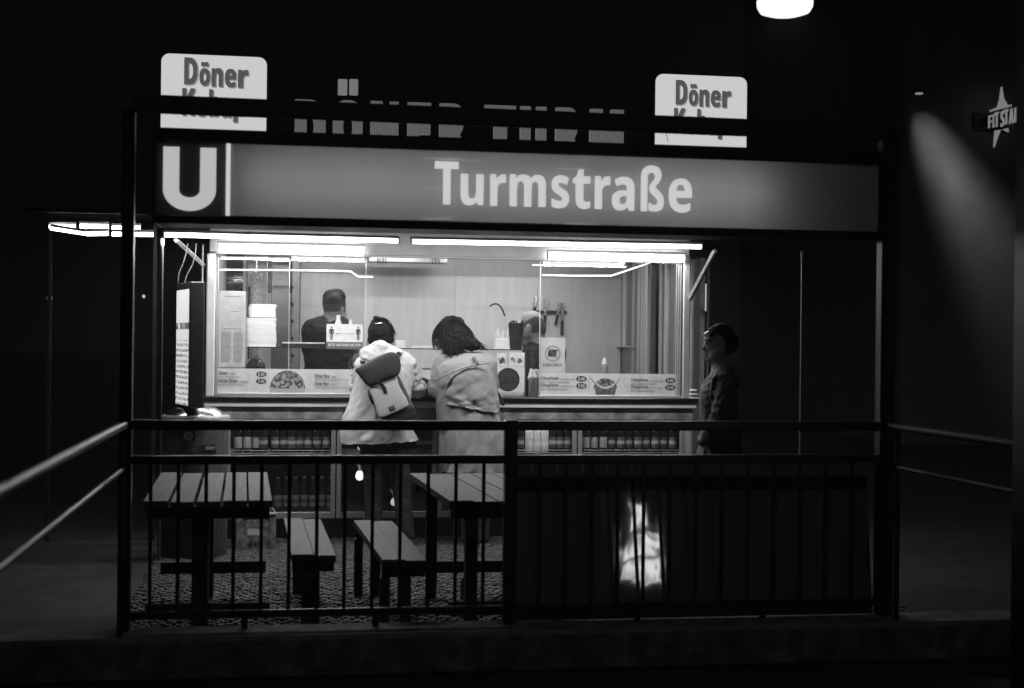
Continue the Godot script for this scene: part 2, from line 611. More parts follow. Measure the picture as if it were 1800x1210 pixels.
	for k in 4:
		var z := lerpf(0.12, 1.0, k / 3.0)
		put("soffit_rib", span_box(p0 + fwd * z + Vector3(0.02, -0.018, 0), p1 + fwd * z + Vector3(-0.02, -0.0155, 0.012), 0.001), mats.steel, aw)
	var strut := func(a: Vector3, b: Vector3):
		var q := begin()
		bar(q, a, b, 0.03, 0.03, 0.003, Vector3.FORWARD)
		put("strut", q.commit(), mats.steel, aw)
	strut.call(at(309, 422, -10.05), at(357, 466, zf - 0.02))
	strut.call(at(1257, 441, -10.05), at(1212, 527, zf - 0.02))
	for e in [[[330, 428], [327, 445], [322, 462], [314, 480], [313, 497]], [[345, 428], [343, 448], [338, 466], [328, 484], [324, 498]]]:
		var pts := []
		for p in e:
			pts.append(at(p[0], p[1], -10.12))
		var q2 := begin()
		tube(q2, pts, 0.003, 6)
		put("cable", q2.commit(), mat("cable_grey", 0.12, 0.5), aw)
	# jambs
	put("jamb", span_box(at(361, 697, zf), at(379, 446, zf) + Vector3(0, 0, 0.03), 0.008), mats.enamel, s)
	put("jamb_trim", span_box(at(380, 697, zf), at(385, 452, zf) + Vector3(0, 0, 0.02), 0.003), mats.steel, s)
	put("jamb_rail", span_box(at(353.5, 560, zf), at(358, 430, zf) + Vector3(0, 0, 0.02), 0.003), mats.steel, s)
	put("jamb", span_box(at(1198, 704, zf), at(1213, 450, zf) + Vector3(0, 0, 0.03), 0.008), mats.steel, s)
	for e in [[1187, 1189], [1191, 1192.5], [1195, 1196.5]]:
		put("jamb_trim", span_box(at(e[0], 700, zf), at(e[1], 458, zf) + Vector3(0, 0, 0.015), 0.002), mats.steel, s)
	# glazing
	var glaze := func(x0: float, x1: float, y0: float, y1: float):
		put("window_pane", span_box(at(x0, y0, zf - 0.015), at(x1, y1, zf - 0.01) + Vector3(0, 0, 0.004), 0.0), mats.glass_pane, s)
	glaze.call(386, 507, 694, 453)
	glaze.call(509, 641, 694, 453)
	glaze.call(951, 1186, 697, 459)
	for e in [[507.3, 650], [641.6, 640], [948, 693]]:
		put("pane_edge", span_box(at(e[0], e[1], zf - 0.014), at(e[0] + 1.6, 455, zf - 0.014) + Vector3(0, 0, 0.006), 0.0), mats.glass_edge, s)
	# counter front
	put("ledge", span_box(Vector3(xl - 0.03, at(800, 706, -10.86).y, -10.86), Vector3(xr + 0.03, at(800, 699, -10.86).y, -11.4), 0.006), mat("ledge_black", 0.012, 0.3, 0.0, {"grain": [tex.stains, 2.0]}), s)
	put("counter_trim", span_box(Vector3(xl - 0.02, at(800, 717, -10.885).y, -10.885), Vector3(xr + 0.02, at(800, 707, -10.885).y, -11.0), 0.004), mats.enamel, s)
	put("counter_apron", span_box(Vector3(xl, at(800, 738, -10.92).y, -10.92), Vector3(xr, at(800, 718, -10.92).y, -11.02), 0.004), mat("apron_grey", 0.5, 0.5, 0.1, {"grain": [tex.stains, 1.2]}), s)
	put("window_sill", span_box(at(378, 698, zf + 0.02), at(642, 692, zf - 0.02), 0.002), mats.steel, s)
	put("window_sill", span_box(at(946, 701, zf + 0.02), at(1198, 696, zf - 0.02), 0.002), mats.steel, s)
	put("inner_counter", span_box(Vector3(xl + 0.06, 0.9, -11.12), Vector3(xr - 0.06, 0.94, -11.75), 0.004), mats.steel, s)
	put("counter_wall", span_box(Vector3(xl + 0.06, 0.15, -11.66), Vector3(xr - 0.06, 0.89, -11.7), 0.004), mats.steel_dull, s)
	# glass shelf over the serving counter with its dark rear edge
	var ysh := at(691, 613, -11.2).y
	var sx0 := at(434, 613, -11.2).x
	var sx1 := at(948, 613, -11.2).x
	put("glass_shelf", span_box(Vector3(sx0, ysh - 0.003, -11.2), Vector3(sx1, ysh + 0.003, -11.46), 0.0), mat("shelf_glass", 0.4, 0.05, 0.0, {"alpha": 0.06}), s)
	put("shelf_edge", span_box(Vector3(sx0, ysh - 0.004, -11.199), Vector3(sx1, ysh + 0.004, -11.194), 0.0), mat("shelf_edge", 0.03, 0.3), s)
	put("shelf_post", span_box(at(924, 696, -11.2), at(930, 615.5, -11.26), 0.003), mats.black_plastic, s)
	# extractor hood slot with hanging hooks
	var hd := put("extractor_hood", span_box(at(646, 462, -12.6), at(782, 452, -12.6) + Vector3(0, 0, 0.2), 0.004), mats.steel, s)
	for px in [664, 668, 673, 678, 760, 766, 772]:
		var q3 := begin()
		var c := at(px, 453, -12.38)
		tube(q3, [c, c + Vector3(0, -0.05, 0), c + Vector3(0.01, -0.062, 0)], 0.004, 6)
		put("hook", q3.commit(), mats.black_plastic, hd)
	# bent reflections in the panes, built as added glowing strips
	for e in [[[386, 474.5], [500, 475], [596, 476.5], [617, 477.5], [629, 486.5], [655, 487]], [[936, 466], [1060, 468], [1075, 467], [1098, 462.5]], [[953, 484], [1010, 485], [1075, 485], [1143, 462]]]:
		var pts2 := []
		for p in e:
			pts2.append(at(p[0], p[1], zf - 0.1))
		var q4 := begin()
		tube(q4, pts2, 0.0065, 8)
		put("reflection_strip", q4.commit(), mat("reflection_glow", 0.8, 0.4, 0.0, {"glow": 1.1}), s)

# ---------------------------------------------------------------- the station sign on its portal
func build_station_sign() -> void:
	var z := Z_RAIL
	var po := thing("sign_portal", "dark steel portal of two posts and a crossbar carrying the station sign", "portal")
	for e in [[209, 231, 215], [1549, 1575, 245]]:
		put("post", span_box(Vector3(at(e[0], 700, z).x, 0.2, z - 0.08), Vector3(at(e[1], 700, z).x, at(e[0], e[2], z).y + 0.06, z), 0.009), mats.dark_steel, po)
	var st := begin()
	bar(st, at(232, 181.5, z - 0.04) + Vector3(0.01, 0, 0), at(1548, 234, z - 0.04), 0.03, 0.084, 0.006)
	put("crossbar", st.commit(), mat("crossbar_black", 0.012, 0.75), po)
	var s := thing("station_sign", "long backlit station sign reading U Turmstraße over the railing", "sign")
	var x0 := at(276, 310, z).x
	var x1 := at(1545, 340, z).x
	var yt := at(700, 262, z).y
	var yb := at(700, 387, z).y
	var d := 0.28
	var w := 0.02
	var case_m: Material = mats.dark_steel
	put("housing", span_box(Vector3(x0, yt + 0.0, z - d), Vector3(x1, yt + 0.062, z + 0.012), 0.006), case_m, s)
	put("housing", span_box(Vector3(x0, yb - 0.04, z - d), Vector3(x1, yb, z + 0.012), 0.006), case_m, s)
	put("housing", span_box(Vector3(x0, yb, z - d), Vector3(x1, yt, z - d + 0.02), 0.002), mat("sign_inside", 0.3, 0.7), s)
	put("housing", span_box(Vector3(x0 - w, yb - 0.04, z - d), Vector3(x0 - 0.001, yt + 0.062, z + 0.012), 0.004), case_m, s)
	put("housing", span_box(Vector3(x1 + 0.001, yb - 0.04, z - d), Vector3(x1 + w, yt + 0.062, z + 0.012), 0.004), case_m, s)
	var xs := at(399, 310, z).x
	var face := put("sign_face", span_box(Vector3(xs + 0.004, yb, z - 0.012), Vector3(x1, yt, z - 0.008), 0.0), mat("sign_face", 0.35, 0.5, 0.0, {"backlight": 0.9}), s)
	# the tubes inside the case light its face from behind
	for k in 3:
		var a := Vector3(lerpf(xs + 0.05, x1 - 0.55, k / 3.0 + 0.004), (yt + yb) * 0.5, z - 0.17)
		var b := Vector3(lerpf(xs + 0.05, x1 - 0.55, (k + 1) / 3.0 - 0.004), (yt + yb) * 0.5, z - 0.17)
		var q := begin()
		tube(q, [a, b], 0.013, 10)
		put("inner_tube", q.commit(), mat("inner_tube_glow", 0.8, 0.4, 0.0, {"glow": 12.0}), s)
	put("emblem_panel", span_box(Vector3(x0, yb, z - 0.012), Vector3(xs - 0.004, yt, z - 0.006), 0.0), mat("emblem_ground", 0.12, 0.4, 0.0, {"backlight": 0.6}), s)
	put("light_divider", span_box(Vector3(at(397, 315, z).x, yb, z - 0.0125), Vector3(at(404, 315, z).x, yt, z - 0.002), 0.0), mat("sign_letter_glow", 0.7, 0.5, 0.0, {"glow": 0.58}), s)
	# the emblem letter
	var c := at(333, 314, z)
	var sc := px_m(c)
	var outer := PackedVector2Array()
	var hw := 45.5 * sc
	var th := 27.5 * sc
	var top := 55.0 * sc
	var bot := -57.0 * sc
	outer.append(Vector2(-hw, top))
	for k in 17:
		var a := PI + PI * k / 16.0
		outer.append(Vector2(cos(a) * hw, bot + hw * 0.82 + sin(a) * hw * 0.82))
	outer.append(Vector2(hw, top))
	outer.append(Vector2(hw - th, top))
	for k in 17:
		var a := TAU - PI * k / 16.0
		outer.append(Vector2(cos(a) * (hw - th), bot + hw * 0.82 + sin(a) * (hw * 0.82 - th * 0.86)))
	outer.append(Vector2(-hw + th, top))
	var q2 := begin()
	prism(q2, outer, 0.006, Transform3D(Basis.IDENTITY, Vector3(c.x, c.y, z - 0.004)))
	put("emblem_letter", q2.commit(), mat("emblem_glow", 0.7, 0.5, 0.0, {"glow": 0.46}), s)
	# the name, letter by letter
	var widths := [["T", 764, 806, 284, 359], ["u", 810, 850, 306, 361], ["r", 862, 889, 306.5, 362], ["m", 896, 960, 307, 363], ["s", 970, 1001, 308.5, 366], ["t", 1007, 1038, 298.5, 367], ["r", 1046, 1073, 310, 367.5], ["a", 1076, 1116, 311, 370], ["ß", 1127, 1168, 291, 371.5], ["e", 1176, 1217, 314, 373.5]]
	for l in widths:
		var p := at((l[1] + l[2]) * 0.5, (l[3] + l[4]) * 0.5, z)
		var k2 := px_m(p)
		lettering("letter", l[0], Vector3(p.x, p.y, z - 0.004), (l[2] - l[1]) * k2, (l[4] - l[3]) * k2, mats.sign_letter_glow, s, true, 0.006)
	# peeling tape edges on the face
	for e in [[742, 277, 800, 281], [786, 278, 842, 284], [742, 331, 790, 331.5], [740, 384, 794, 384], [976, 296, 1030, 297], [990, 393, 1050, 395]]:
		var q3 := begin()
		bar(q3, at(e[0], e[1], z - 0.006), at(e[2], e[3], z - 0.006), 0.002, 0.005, 0.0)
		put("tape_strip", q3.commit(), mat("tape", 0.5, 0.5, 0.0, {"glow": 0.24}), s)

# ---------------------------------------------------------------- light boxes and letters on the stall roof
func build_roof_signs() -> void:
	var z := -10.9
	for k in 2:
		var e: Array = [[285, 467, 97, 236, 375], [1150.5, 1316.5, 132.5, 268, 1234]][k]
		var c := at((e[0] + e[1]) * 0.5, (e[2] + e[3]) * 0.5, z)
		var m := px_m(c)
		var w: float = (e[1] - e[0]) * m
		var h: float = (e[3] - e[2]) * m + 0.1
		var s := thing("roof_sign", ["clean backlit kebab sign on the stall roof above the station emblem", "backlit kebab sign with a cracked lower corner on the stall roof"][k], "sign", c + Vector3(0, -0.05, 0), 0.0, "backlit kebab signs on the roof")
		var st := begin()
		prism(st, round_rect(w + 0.03, h + 0.03, 0.07, false), 0.13, Transform3D(Basis.IDENTITY, Vector3(0, 0, -0.15)))
		put("case", st.commit(), mats.dark_steel, s)
		st = begin()
		prism(st, round_rect(w, h, 0.06, false), 0.012, Transform3D(Basis.IDENTITY, Vector3(0, 0, -0.018)))
		put("lit_face", st.commit(), mat("roof_face_glow", 0.6, 0.5, 0.0, {"glow": 0.6}), s)
		var back := mat("sign_print_shadow", 0.12, 0.6, 0.0, {"glow": 0.24})
		var ink := mat("sign_print", 0.06, 0.6, 0.0, {"glow": 0.085})
		var o := Vector3(0.0, 0.05, 0)
		var f: float = m * (e[1] - e[0]) / 182.0
		var glyphs := [["D", 325, 346, 102, 149.5], ["ö", 351, 368, 109, 151], ["n", 372, 390, 119, 152], ["e", 395, 413, 120, 152.5], ["r", 417.5, 434, 121, 153], ["K", 322, 343, 156, 204], ["e", 345, 363, 172, 205], ["b", 368, 386, 157, 205], ["a", 389, 405, 173, 206], ["p", 410, 430, 174, 214]]
		for g in glyphs:
			var gx: float = ((g[1] + g[2]) * 0.5 - 376.0) * f
			var gy: float = (166.5 - (g[3] + g[4]) * 0.5) * f + 0.05 - ((g[1] - 376) * -0.012) * f
			lettering("print_shadow", g[0], Vector3(gx + 0.009, gy - 0.009, -0.0052), (g[2] - g[1]) * f * 1.12, (g[4] - g[3]) * f, back, s, true, 0.001, Basis.IDENTITY, 0.011)
			lettering("print_letter", g[0], Vector3(gx, gy, -0.0032), (g[2] - g[1]) * f * 1.08, (g[4] - g[3]) * f, ink, s, true, 0.001, Basis.IDENTITY, 0.011)
		if k == 1:
			st = begin()
			bar(st, Vector3((1161.0 - 1233.5) * f, (-232.0 + 200.0) * f + 0.05, -0.005), Vector3((1168.0 - 1233.5) * f, (-255.0 + 200.0) * f + 0.05, -0.005), 0.001, 0.006, 0.0)
			put("crack", st.commit(), ink, s)
		for sx in [-0.3, 0.3]:
			put("foot", span_box(Vector3(sx * w - 0.02, -h * 0.5 - 0.4, -0.1), Vector3(sx * w + 0.02, -h * 0.5 - 0.015, -0.06), 0.003), mats.dark_steel, s)
	var r := thing("roof_lettering", "row of dim bold letters reading DÖNER TURM on the stall roof", "lettering")
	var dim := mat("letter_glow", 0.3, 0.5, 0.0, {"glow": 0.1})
	var letters := [["D", 518, 572, 171], ["O", 585, 637, 172], ["N", 651, 700, 174], ["E", 716, 757, 176], ["R", 772, 820, 178], ["T", 851, 906, 181], ["U", 914, 960, 183], ["R", 976, 1020, 185], ["M", 1036, 1096, 188]]
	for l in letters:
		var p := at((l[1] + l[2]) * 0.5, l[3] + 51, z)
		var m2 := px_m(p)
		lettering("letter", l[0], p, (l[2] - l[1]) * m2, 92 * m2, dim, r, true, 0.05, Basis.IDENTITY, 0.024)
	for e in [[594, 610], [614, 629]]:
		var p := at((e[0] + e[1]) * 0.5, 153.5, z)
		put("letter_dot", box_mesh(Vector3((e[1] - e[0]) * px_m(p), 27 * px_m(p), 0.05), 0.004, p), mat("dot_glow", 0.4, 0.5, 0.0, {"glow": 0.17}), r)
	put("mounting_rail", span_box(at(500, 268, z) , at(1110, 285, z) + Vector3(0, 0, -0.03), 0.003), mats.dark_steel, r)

# ---------------------------------------------------------------- railings round the stairwell
func railing(called_label: String, a: Vector3, b: Vector3, n_bars: int, group: String, first := 0.0, last := 1.0, top_only := false) -> Node3D:
	# a and b: the ends of the top rail's upper edge
	var r := thing("railing", called_label, "railing", Vector3.ZERO, 0.0, group)
	var m := mat("rail_paint", 0.02, 0.3, 0.1, {"grain": [tex.stains, 4.0], "coat": 0.6, "coat_rough": 0.22})
	var rail := func(drop: float, t: float, w: float):
		var st := begin()
		bar(st, a - Vector3(0, drop + t * 0.5, 0), b - Vector3(0, drop + t * 0.5, 0), w, t, 0.006)
		put("rail", st.commit(), m, r)
	rail.call(0.0, 0.045, 0.05)
	rail.call(0.162, 0.04, 0.04)
	rail.call(0.872, 0.035, 0.03)
	for i in n_bars:
		var t := lerpf(first, last, (i + 0.5) / n_bars)
		var p := a.lerp(b, t)
		put("bar", span_box(p + Vector3(-0.0085, -0.2025, -0.006), p + Vector3(0.0085, -0.8715, 0.006), 0.002), m, r)
	return r

func build_railings() -> void:
	var z := Z_RAIL - 0.03
	var y := at(700, 739.5, z).y
	var a := Vector3(at(232, 740, z).x, y, z)
	var b := Vector3(at(1548, 740, z).x, y, z)
	var g := "dark railings round the stairwell"
	var mid := Vector3(at(898, 740, z).x, y, z)
	var r := railing("dark railing with thin upright bars across the stairwell end, facing the stall", a, b, 0, g)
	var m: Material = mats.rail_paint
	var xs := []
	for k in range(-1, 12):
		xs.append(313.0 + 48.8 * k)
	for k in 14:
		xs.append(949.0 + 45.6 * k)
	for px in xs:
		if px < 236 or px > 1546:
			continue
		var p := at(px, 900, z)
		put("bar", span_box(Vector3(p.x - 0.0085, y - 0.2025, z - 0.006), Vector3(p.x + 0.0085, y - 0.8715, z + 0.006), 0.002), m, r)
	put("post", span_box(Vector3(mid.x - 0.03, 0.2, z - 0.03), Vector3(mid.x + 0.03, y + 0.004, z + 0.03), 0.005), m, r)
	for px in [430, 660, 1120, 1340]:
		var p := at(px, 1070, z)
		put("foot", span_box(Vector3(p.x - 0.015, 0.2, z - 0.012), Vector3(p.x + 0.015, y - 0.9075, z + 0.012), 0.003), m, r)
	# side railings run back from the corner posts past the viewer
	var la := Vector3(at(219, 741, Z_RAIL).x, y, Z_RAIL + 0.02)
	var ra := Vector3(at(1562, 750, Z_RAIL).x, y, Z_RAIL + 0.02)
	var names := ["dark side railing running from the emblem end of the station sign", "dark side railing running from the unlit end of the station sign"]
	for k in 2:
		var e: Vector3 = [la, ra][k]
		var sr := thing("railing", names[k], "railing", Vector3.ZERO, 0.0, g)
		for q in [[0.02, 0.019], [0.215, 0.011]]:
			var st0 := begin()
			tube(st0, [e - Vector3(0, q[0], 0), e + Vector3(0, -q[0], 5.4)], q[1], 16)
			put("rail", st0.commit(), mat("side_rail_paint", 0.02, 0.34, 0.1, {"grain": [tex.stains, 4.0]}) if k == 0 else mat("side_rail_dull", 0.015, 0.62, 0.0, {"grain": [tex.stains, 4.0]}), sr)
		for n in 3:
			var p: Vector3 = e + Vector3(0, 0, [0.09, 3.7, 5.3][n])
			var st1 := begin()
			tube(st1, [p - Vector3(0, 0.04, 0), Vector3(p.x, 0.001, p.z)], 0.014, 10)
			put("post", st1.commit(), mat("post_black", 0.008, 0.8), sr)
	# glossy dark sheet fixed behind the bars
	var s := thing("privacy_screen", "glossy dark sheet standing behind the railing bars beside the tables", "screen")
	var x0 := at(909, 900, z).x
	var x1 := at(1540, 900, z).x
	var yb := 0.204
	var yt := y - 0.2
	var st := begin()
	var nx := 60
	var ny := 12
	var grid := []
	var nz := FastNoiseLite.new()
	nz.seed = 4
	nz.frequency = 1.1
	for i in nx + 1:
		var col := []
		for j in ny + 1:
			var u := float(i) / nx
			var v := float(j) / ny
			var off := -0.03 - 0.094 * v
			var xx := lerpf(x0, x1, u)
			off += 0.0015 * nz.get_noise_2d(xx * 2.2, v * 0.9) + 0.0005 * nz.get_noise_2d(xx * 9.0, v * 3.0 + 7.0)
			col.append(Vector3(xx, lerpf(yb, yt, v), z + off))
		grid.append(col)
	for i in nx:
		for j in ny:
			for k in [[0, 0], [1, 1], [1, 0], [0, 0], [0, 1], [1, 1]]:
				st.set_smooth_group(0)
				st.add_vertex(grid[i + k[0]][j + k[1]])
	st.index()
	st.generate_normals()
	put("sheet", st.commit(), mat("gloss_sheet", 0.11, 0.04, 0.0, {"specular": 1.0, "coat": 1.0, "coat_rough": 0.03}), s)
	for e in [x0, x1 - 0.02]:
		var q := begin()
		bar(q, Vector3(e + 0.01, yb, z - 0.036), Vector3(e + 0.01, yt, z - 0.13), 0.02, 0.012, 0.002, Vector3.FORWARD)
		put("stay", q.commit(), m, s)

# ---------------------------------------------------------------- things around the place
func build_surroundings() -> void:
	var z := -10.25
	# reflected tube lights, built as added tubes under an added stand
	var nb := "added tubes standing in for reflections"
	fluorescent("added upper short tube standing in for a reflection, farthest from the kebab stall", at(86, 399, z), at(133, 399, z), 0.012, 0.0, Vector3.DOWN, nb)
	fluorescent("added upper tube standing in for a reflection, in the middle of its row", at(140, 398, z), at(191, 399, z), 0.013, 0.0, Vector3.DOWN, nb)
	fluorescent("added slanting lower tube standing in for a reflection", at(88, 402, z + 0.05), at(150, 411.5, z + 0.05), 0.010, 0.0, Vector3.DOWN, nb)
	fluorescent("added level lower tube standing in for a reflection", at(151, 411.5, z + 0.05), at(191, 411, z + 0.05), 0.013, 0.0, Vector3.DOWN, nb)
	fluorescent("added short upper tube for a reflection next to the end of the kebab stall awning", at(196, 401.5, z), at(247, 401.5, z), 0.013, 0.0, Vector3.DOWN, nb)
	fluorescent("added lower tube for a reflection next to the end of the kebab stall awning", at(196, 412, z + 0.05), at(270, 413, z + 0.05), 0.013, 0.12, Vector3.DOWN, nb)
	var ns := thing("added_stand", "added stand with a dark flat awning and two slim poles, made to carry the reflection tubes", "stand")
	var a := at(70, 392, z - 0.6)
	var b := at(274, 392, z - 0.6)
	put("awning_board", span_box(Vector3(a.x, a.y + 0.02, z - 0.9), Vector3(b.x, a.y + 0.05, z + 0.12), 0.004), mats.dark_steel, ns)
	for x in [a.x + 0.02, b.x - 0.04]:
		put("pole", span_box(Vector3(x, 0, z - 0.86), Vector3(x + 0.03, a.y + 0.02, z - 0.83), 0.003), mats.dark_steel, ns)
	# slim poles under the awning ends
	for e in [[285, 431, 0], [1410.5, 452, 1]]:
		var p := at(e[0], e[1], -9.95)
		var s := thing("slim_pole", ["slim metal pole at the awning end beside the hanging light box", "slim metal pole standing alone beyond the strut end of the awning"][e[2]], "pole", Vector3(p.x, 0, p.z))
		var st := begin()
		tube(st, [Vector3(0, 0.0, 0), Vector3(0, p.y, 0)], 0.009, 10)
		put("shaft", st.commit(), mat("pole_metal", 0.12, 0.35, 0.6), s)
		st = begin()
		tube(st, [Vector3(0, p.y, 0), Vector3(0, p.y + 0.045, 0)], 0.014, 10)
		put("cap", st.commit(), mats.enamel, s)
	# hanging street lamp over the road beyond the stall
	var lp := at(1380, 2, -16.0)
	var lm := thing("street_lamp", "flat street lamp hung on a wire high above the stall", "street lamp", lp)
	put("lamp_housing", box_mesh(Vector3(0.72, 0.12, 0.34), 0.02, Vector3(0, 0.11, 0)), mats.dark_steel, lm)
	var ls := begin()
	lathe(ls, [Vector2(0, -0.17), Vector2(0.2, -0.16), Vector2(0.29, -0.13), Vector2(0.325, -0.07), Vector2(0.33, 0.0), Vector2(0.31, 0.05)], Vector3.ZERO, 32, 0.3)
	put("lamp_lens", ls.commit(), mat("lamp_glow", 0.8, 0.3, 0.0, {"glow": 1.1}), lm)
	var wq := begin()
	var wl := []
	for k in 13:
		var t := k / 12.0 * 2.0 - 1.0
		wl.append(Vector3(14.0 * t, 0.17 + 1.6 * t * t, 0))
	tube(wq, wl, 0.006, 5)
	put("wire", wq.commit(), mats.black_plastic, lm)
	area_light("street_lamp_light", lp + Vector3(0, -0.17, 0), Vector2(0.66, 0.28), Vector3.DOWN, 0.5)
	# a second one added over the stairwell, out of view, to brighten the foreground
	var lp2 := Vector3(0.9, 5.2, -3.2)
	var l2 := copy_of(lm, lp2, 0.0, "added unseen street lamp hung on a wire over the stairwell")
	lm.set_meta("group", "street lamps hung on wires")
	l2.set_meta("group", "street lamps hung on wires")
	area_light("street_lamp_light", lp2 + Vector3(0, -0.17, 0), Vector2(0.64, 0.28), Vector3.DOWN, 1.15)
	# far building with a gym sign, and a lamp added for a flare streak
	var zb := -21.0
	var bx := at(1588, 500, zb).x
	var bl := thing("corner_building", "dark corner building behind the stall with an added lamp washing its wall", "building")
	put("wall", span_box(Vector3(bx, 0, zb), Vector3(bx + 9.0, 12.0, zb - 8.0), 0.02), mat("render_wall", 0.32, 0.9, 0.0, {"grain": [tex.soft, 0.5]}), bl)
	var wl0 := at(1598, 165, zb) + Vector3(0, 0, 0.35)
	var wlm := thing("added_wall_lamp", "added small hooded lamp fixed high on the corner building", "lamp", wl0)
	put("arm", span_box(Vector3(-0.02, -0.02, -0.35), Vector3(0.02, 0.02, -0.06), 0.003), mats.dark_steel, wlm)
	put("hood", box_mesh(Vector3(0.14, 0.09, 0.12), 0.01), mats.dark_steel, wlm)
	put("lamp_lens", box_mesh(Vector3(0.1, 0.02, 0.08), 0.004, Vector3(0.005, -0.056, 0)), mat("added_lamp_glow", 0.8, 0.4, 0.0, {"glow": 0.25}), wlm)
	var sp := SpotLight3D.new()
	sp.name = "added_lamp_light"
	add_child(sp)
	sp.light_energy = 6.0
	sp.spot_range = 20.0
	sp.spot_angle = 17.0
	sp.light_size = 0.3
	sp.shadow_enabled = true
	sp.look_at_from_position(wl0 + Vector3(0.01, -0.08, 0), wl0 + Vector3(1.15, -2.0, -0.33), Vector3.FORWARD)
	gym_sign()
	# the dark canopy column that cuts the gym sign
	var cx := at(1798, 600, -5.3).x
	var cc := thing("canopy_column", "square dark column standing at the side railing in front of the gym sign", "column")
	put("shaft", span_box(Vector3(cx, 0.03, -5.38), Vector3(cx + 0.12, 3.6, -5.26), 0.01), mats.dark_steel, cc)
	put("base_plate", span_box(Vector3(cx - 0.05, 0.0, -5.43), Vector3(cx + 0.17, 0.029, -5.21), 0.004), mats.dark_steel, cc)
	# far lights in the dark
	for e in [[1610, 534, 9, 2.4, 0.55, "pale flat far street light in the dark street"], [1621, 546, 15, 4.5, 0.75, "broad flat far street light in the dark street"], [88, 524, 3.0, 3.6, 0.9, "small far window light beyond the added stand"], [253, 521.5, 1.6, 2.6, 0.8, "tiny far light between the sign post and the slim pole"], [1467, 548, 4, 1.6, 0.12, "faint far light beyond the lone slim pole"], [1320, 729, 5, 4.5, 0.03, "dim round far light beside the walking woman"], [347, 579, 3, 1.6, 0.7, "tiny far light between the light box and the stall corner"]]:
		var c := at(e[0], e[1], -38.0)
		var k := px_m(c)
		var st := begin()
		prism(st, disc_poly(e[2] * k, e[3] * k, 14), 0.2, Transform3D(Basis.IDENTITY, c))
		var o := put("far_light", st.commit(), mat("far_glow_%d" % int(e[4] * 100), 0.6, 0.5, 0.0, {"glow": e[4]}))
		tag(o, e[5], "light", "far lights in the dark")
	# added poster case behind the viewer, made for the bright patch in the sheet
	var pc := thing("added_poster_case", "added unseen backlit poster case on a post, mirrored in the glossy sheet", "poster case", Vector3(4.2, 0, 3.0), PI + 0.15)
	put("post", span_box(Vector3(-0.05, 0, -0.04), Vector3(0.05, 0.98, 0.04), 0.006), mats.dark_steel, pc)
	put("case", box_mesh(Vector3(0.42, 1.12, 0.12), 0.02, Vector3(0, 1.545, 0)), mats.dark_steel, pc)
	var img := Image.create(64, 128, false, Image.FORMAT_RGB8)
	var pn := FastNoiseLite.new()
	pn.seed = 23
	pn.frequency = 0.035
	for yy in 128:
		for xx in 64:
			var v := pn.get_noise_2d(xx * 1.4, yy * 0.8)
			var c2 := 0.93 if v > -0.12 else 0.25
			img.set_pixel(xx, yy, Color(c2, c2, c2))
	var pm := mat("poster_glow", 0.6, 0.4, 0.0, {"glow": 9.0})
	pm.emission_texture = ImageTexture.create_from_image(img)
	pm.emission_operator = BaseMaterial3D.EMISSION_OP_MULTIPLY
	var pst := begin()
	quad_uv(pst, Vector3(-0.12, 1.12, 0.062), Vector3(0.12, 1.12, 0.062), Vector3(0.12, 2.06, 0.062), Vector3(-0.12, 2.06, 0.062))
	put("lit_poster", pst.commit(), pm, pc)

func gym_sign() -> void:
	var z := -20.6
	var c := at(1756, 207, z)
	var k := px_m(c)
	var s := thing("star_sign", "narrow lit star sign with slanted letters on the corner building", "sign", c)
	var glow := mat("star_glow", 0.4, 0.5, 0.0, {"glow": 0.2})
	var star := func(pts: Array):
		var p := PackedVector2Array()
		for e in pts:
			p.append(Vector2((e[0] - 1756.0) * k, (207.0 - e[1]) * k))
		var st := begin()
		prism(st, p, 0.05)
		put("star_point", st.commit(), glow, s)
	star.call([[1759, 153], [1763, 174], [1770, 185], [1778, 184], [1777, 187], [1739, 197.5], [1738, 195], [1752, 189], [1756, 175]])
	star.call([[1748, 230.5], [1758, 229], [1753, 240], [1746, 260], [1747, 243]])
	star.call([[1762, 228], [1771, 225], [1773, 232], [1766, 229]])
	var tilt := Basis(Vector3(0.97, 0.24, 0).normalized(), Vector3.UP, Vector3.BACK)
	for e in [["F", 1735, 1741, 204, 226], ["I", 1743, 1746, 202, 225], ["T", 1747, 1754, 198, 224], ["S", 1758, 1765, 195, 223], ["T", 1765, 1772, 192, 219], ["A", 1774, 1782, 190, 217], ["R", 1784, 1791, 188, 214]]:
		lettering("letter", e[0], Vector3(((e[1] + e[2]) * 0.5 - 1756) * k, (207 - (e[3] + e[4]) * 0.5) * k, 0.03), (e[2] - e[1]) * k, (e[4] - e[3]) * k, glow, s, true, 0.03, tilt)
	put("backing", span_box(Vector3(-26 * k, -18 * k, -0.4), Vector3(40 * k, 14 * k, -0.36), 0.01), mats.dark_steel, s)
	put("bracket", span_box(Vector3(-0.05, -0.05, -0.36), Vector3(0.05, 0.05, 0.0), 0.005), mats.dark_steel, s)

# ---------------------------------------------------------------- fridges and bottles under the counter
var bottle_meshes := {}

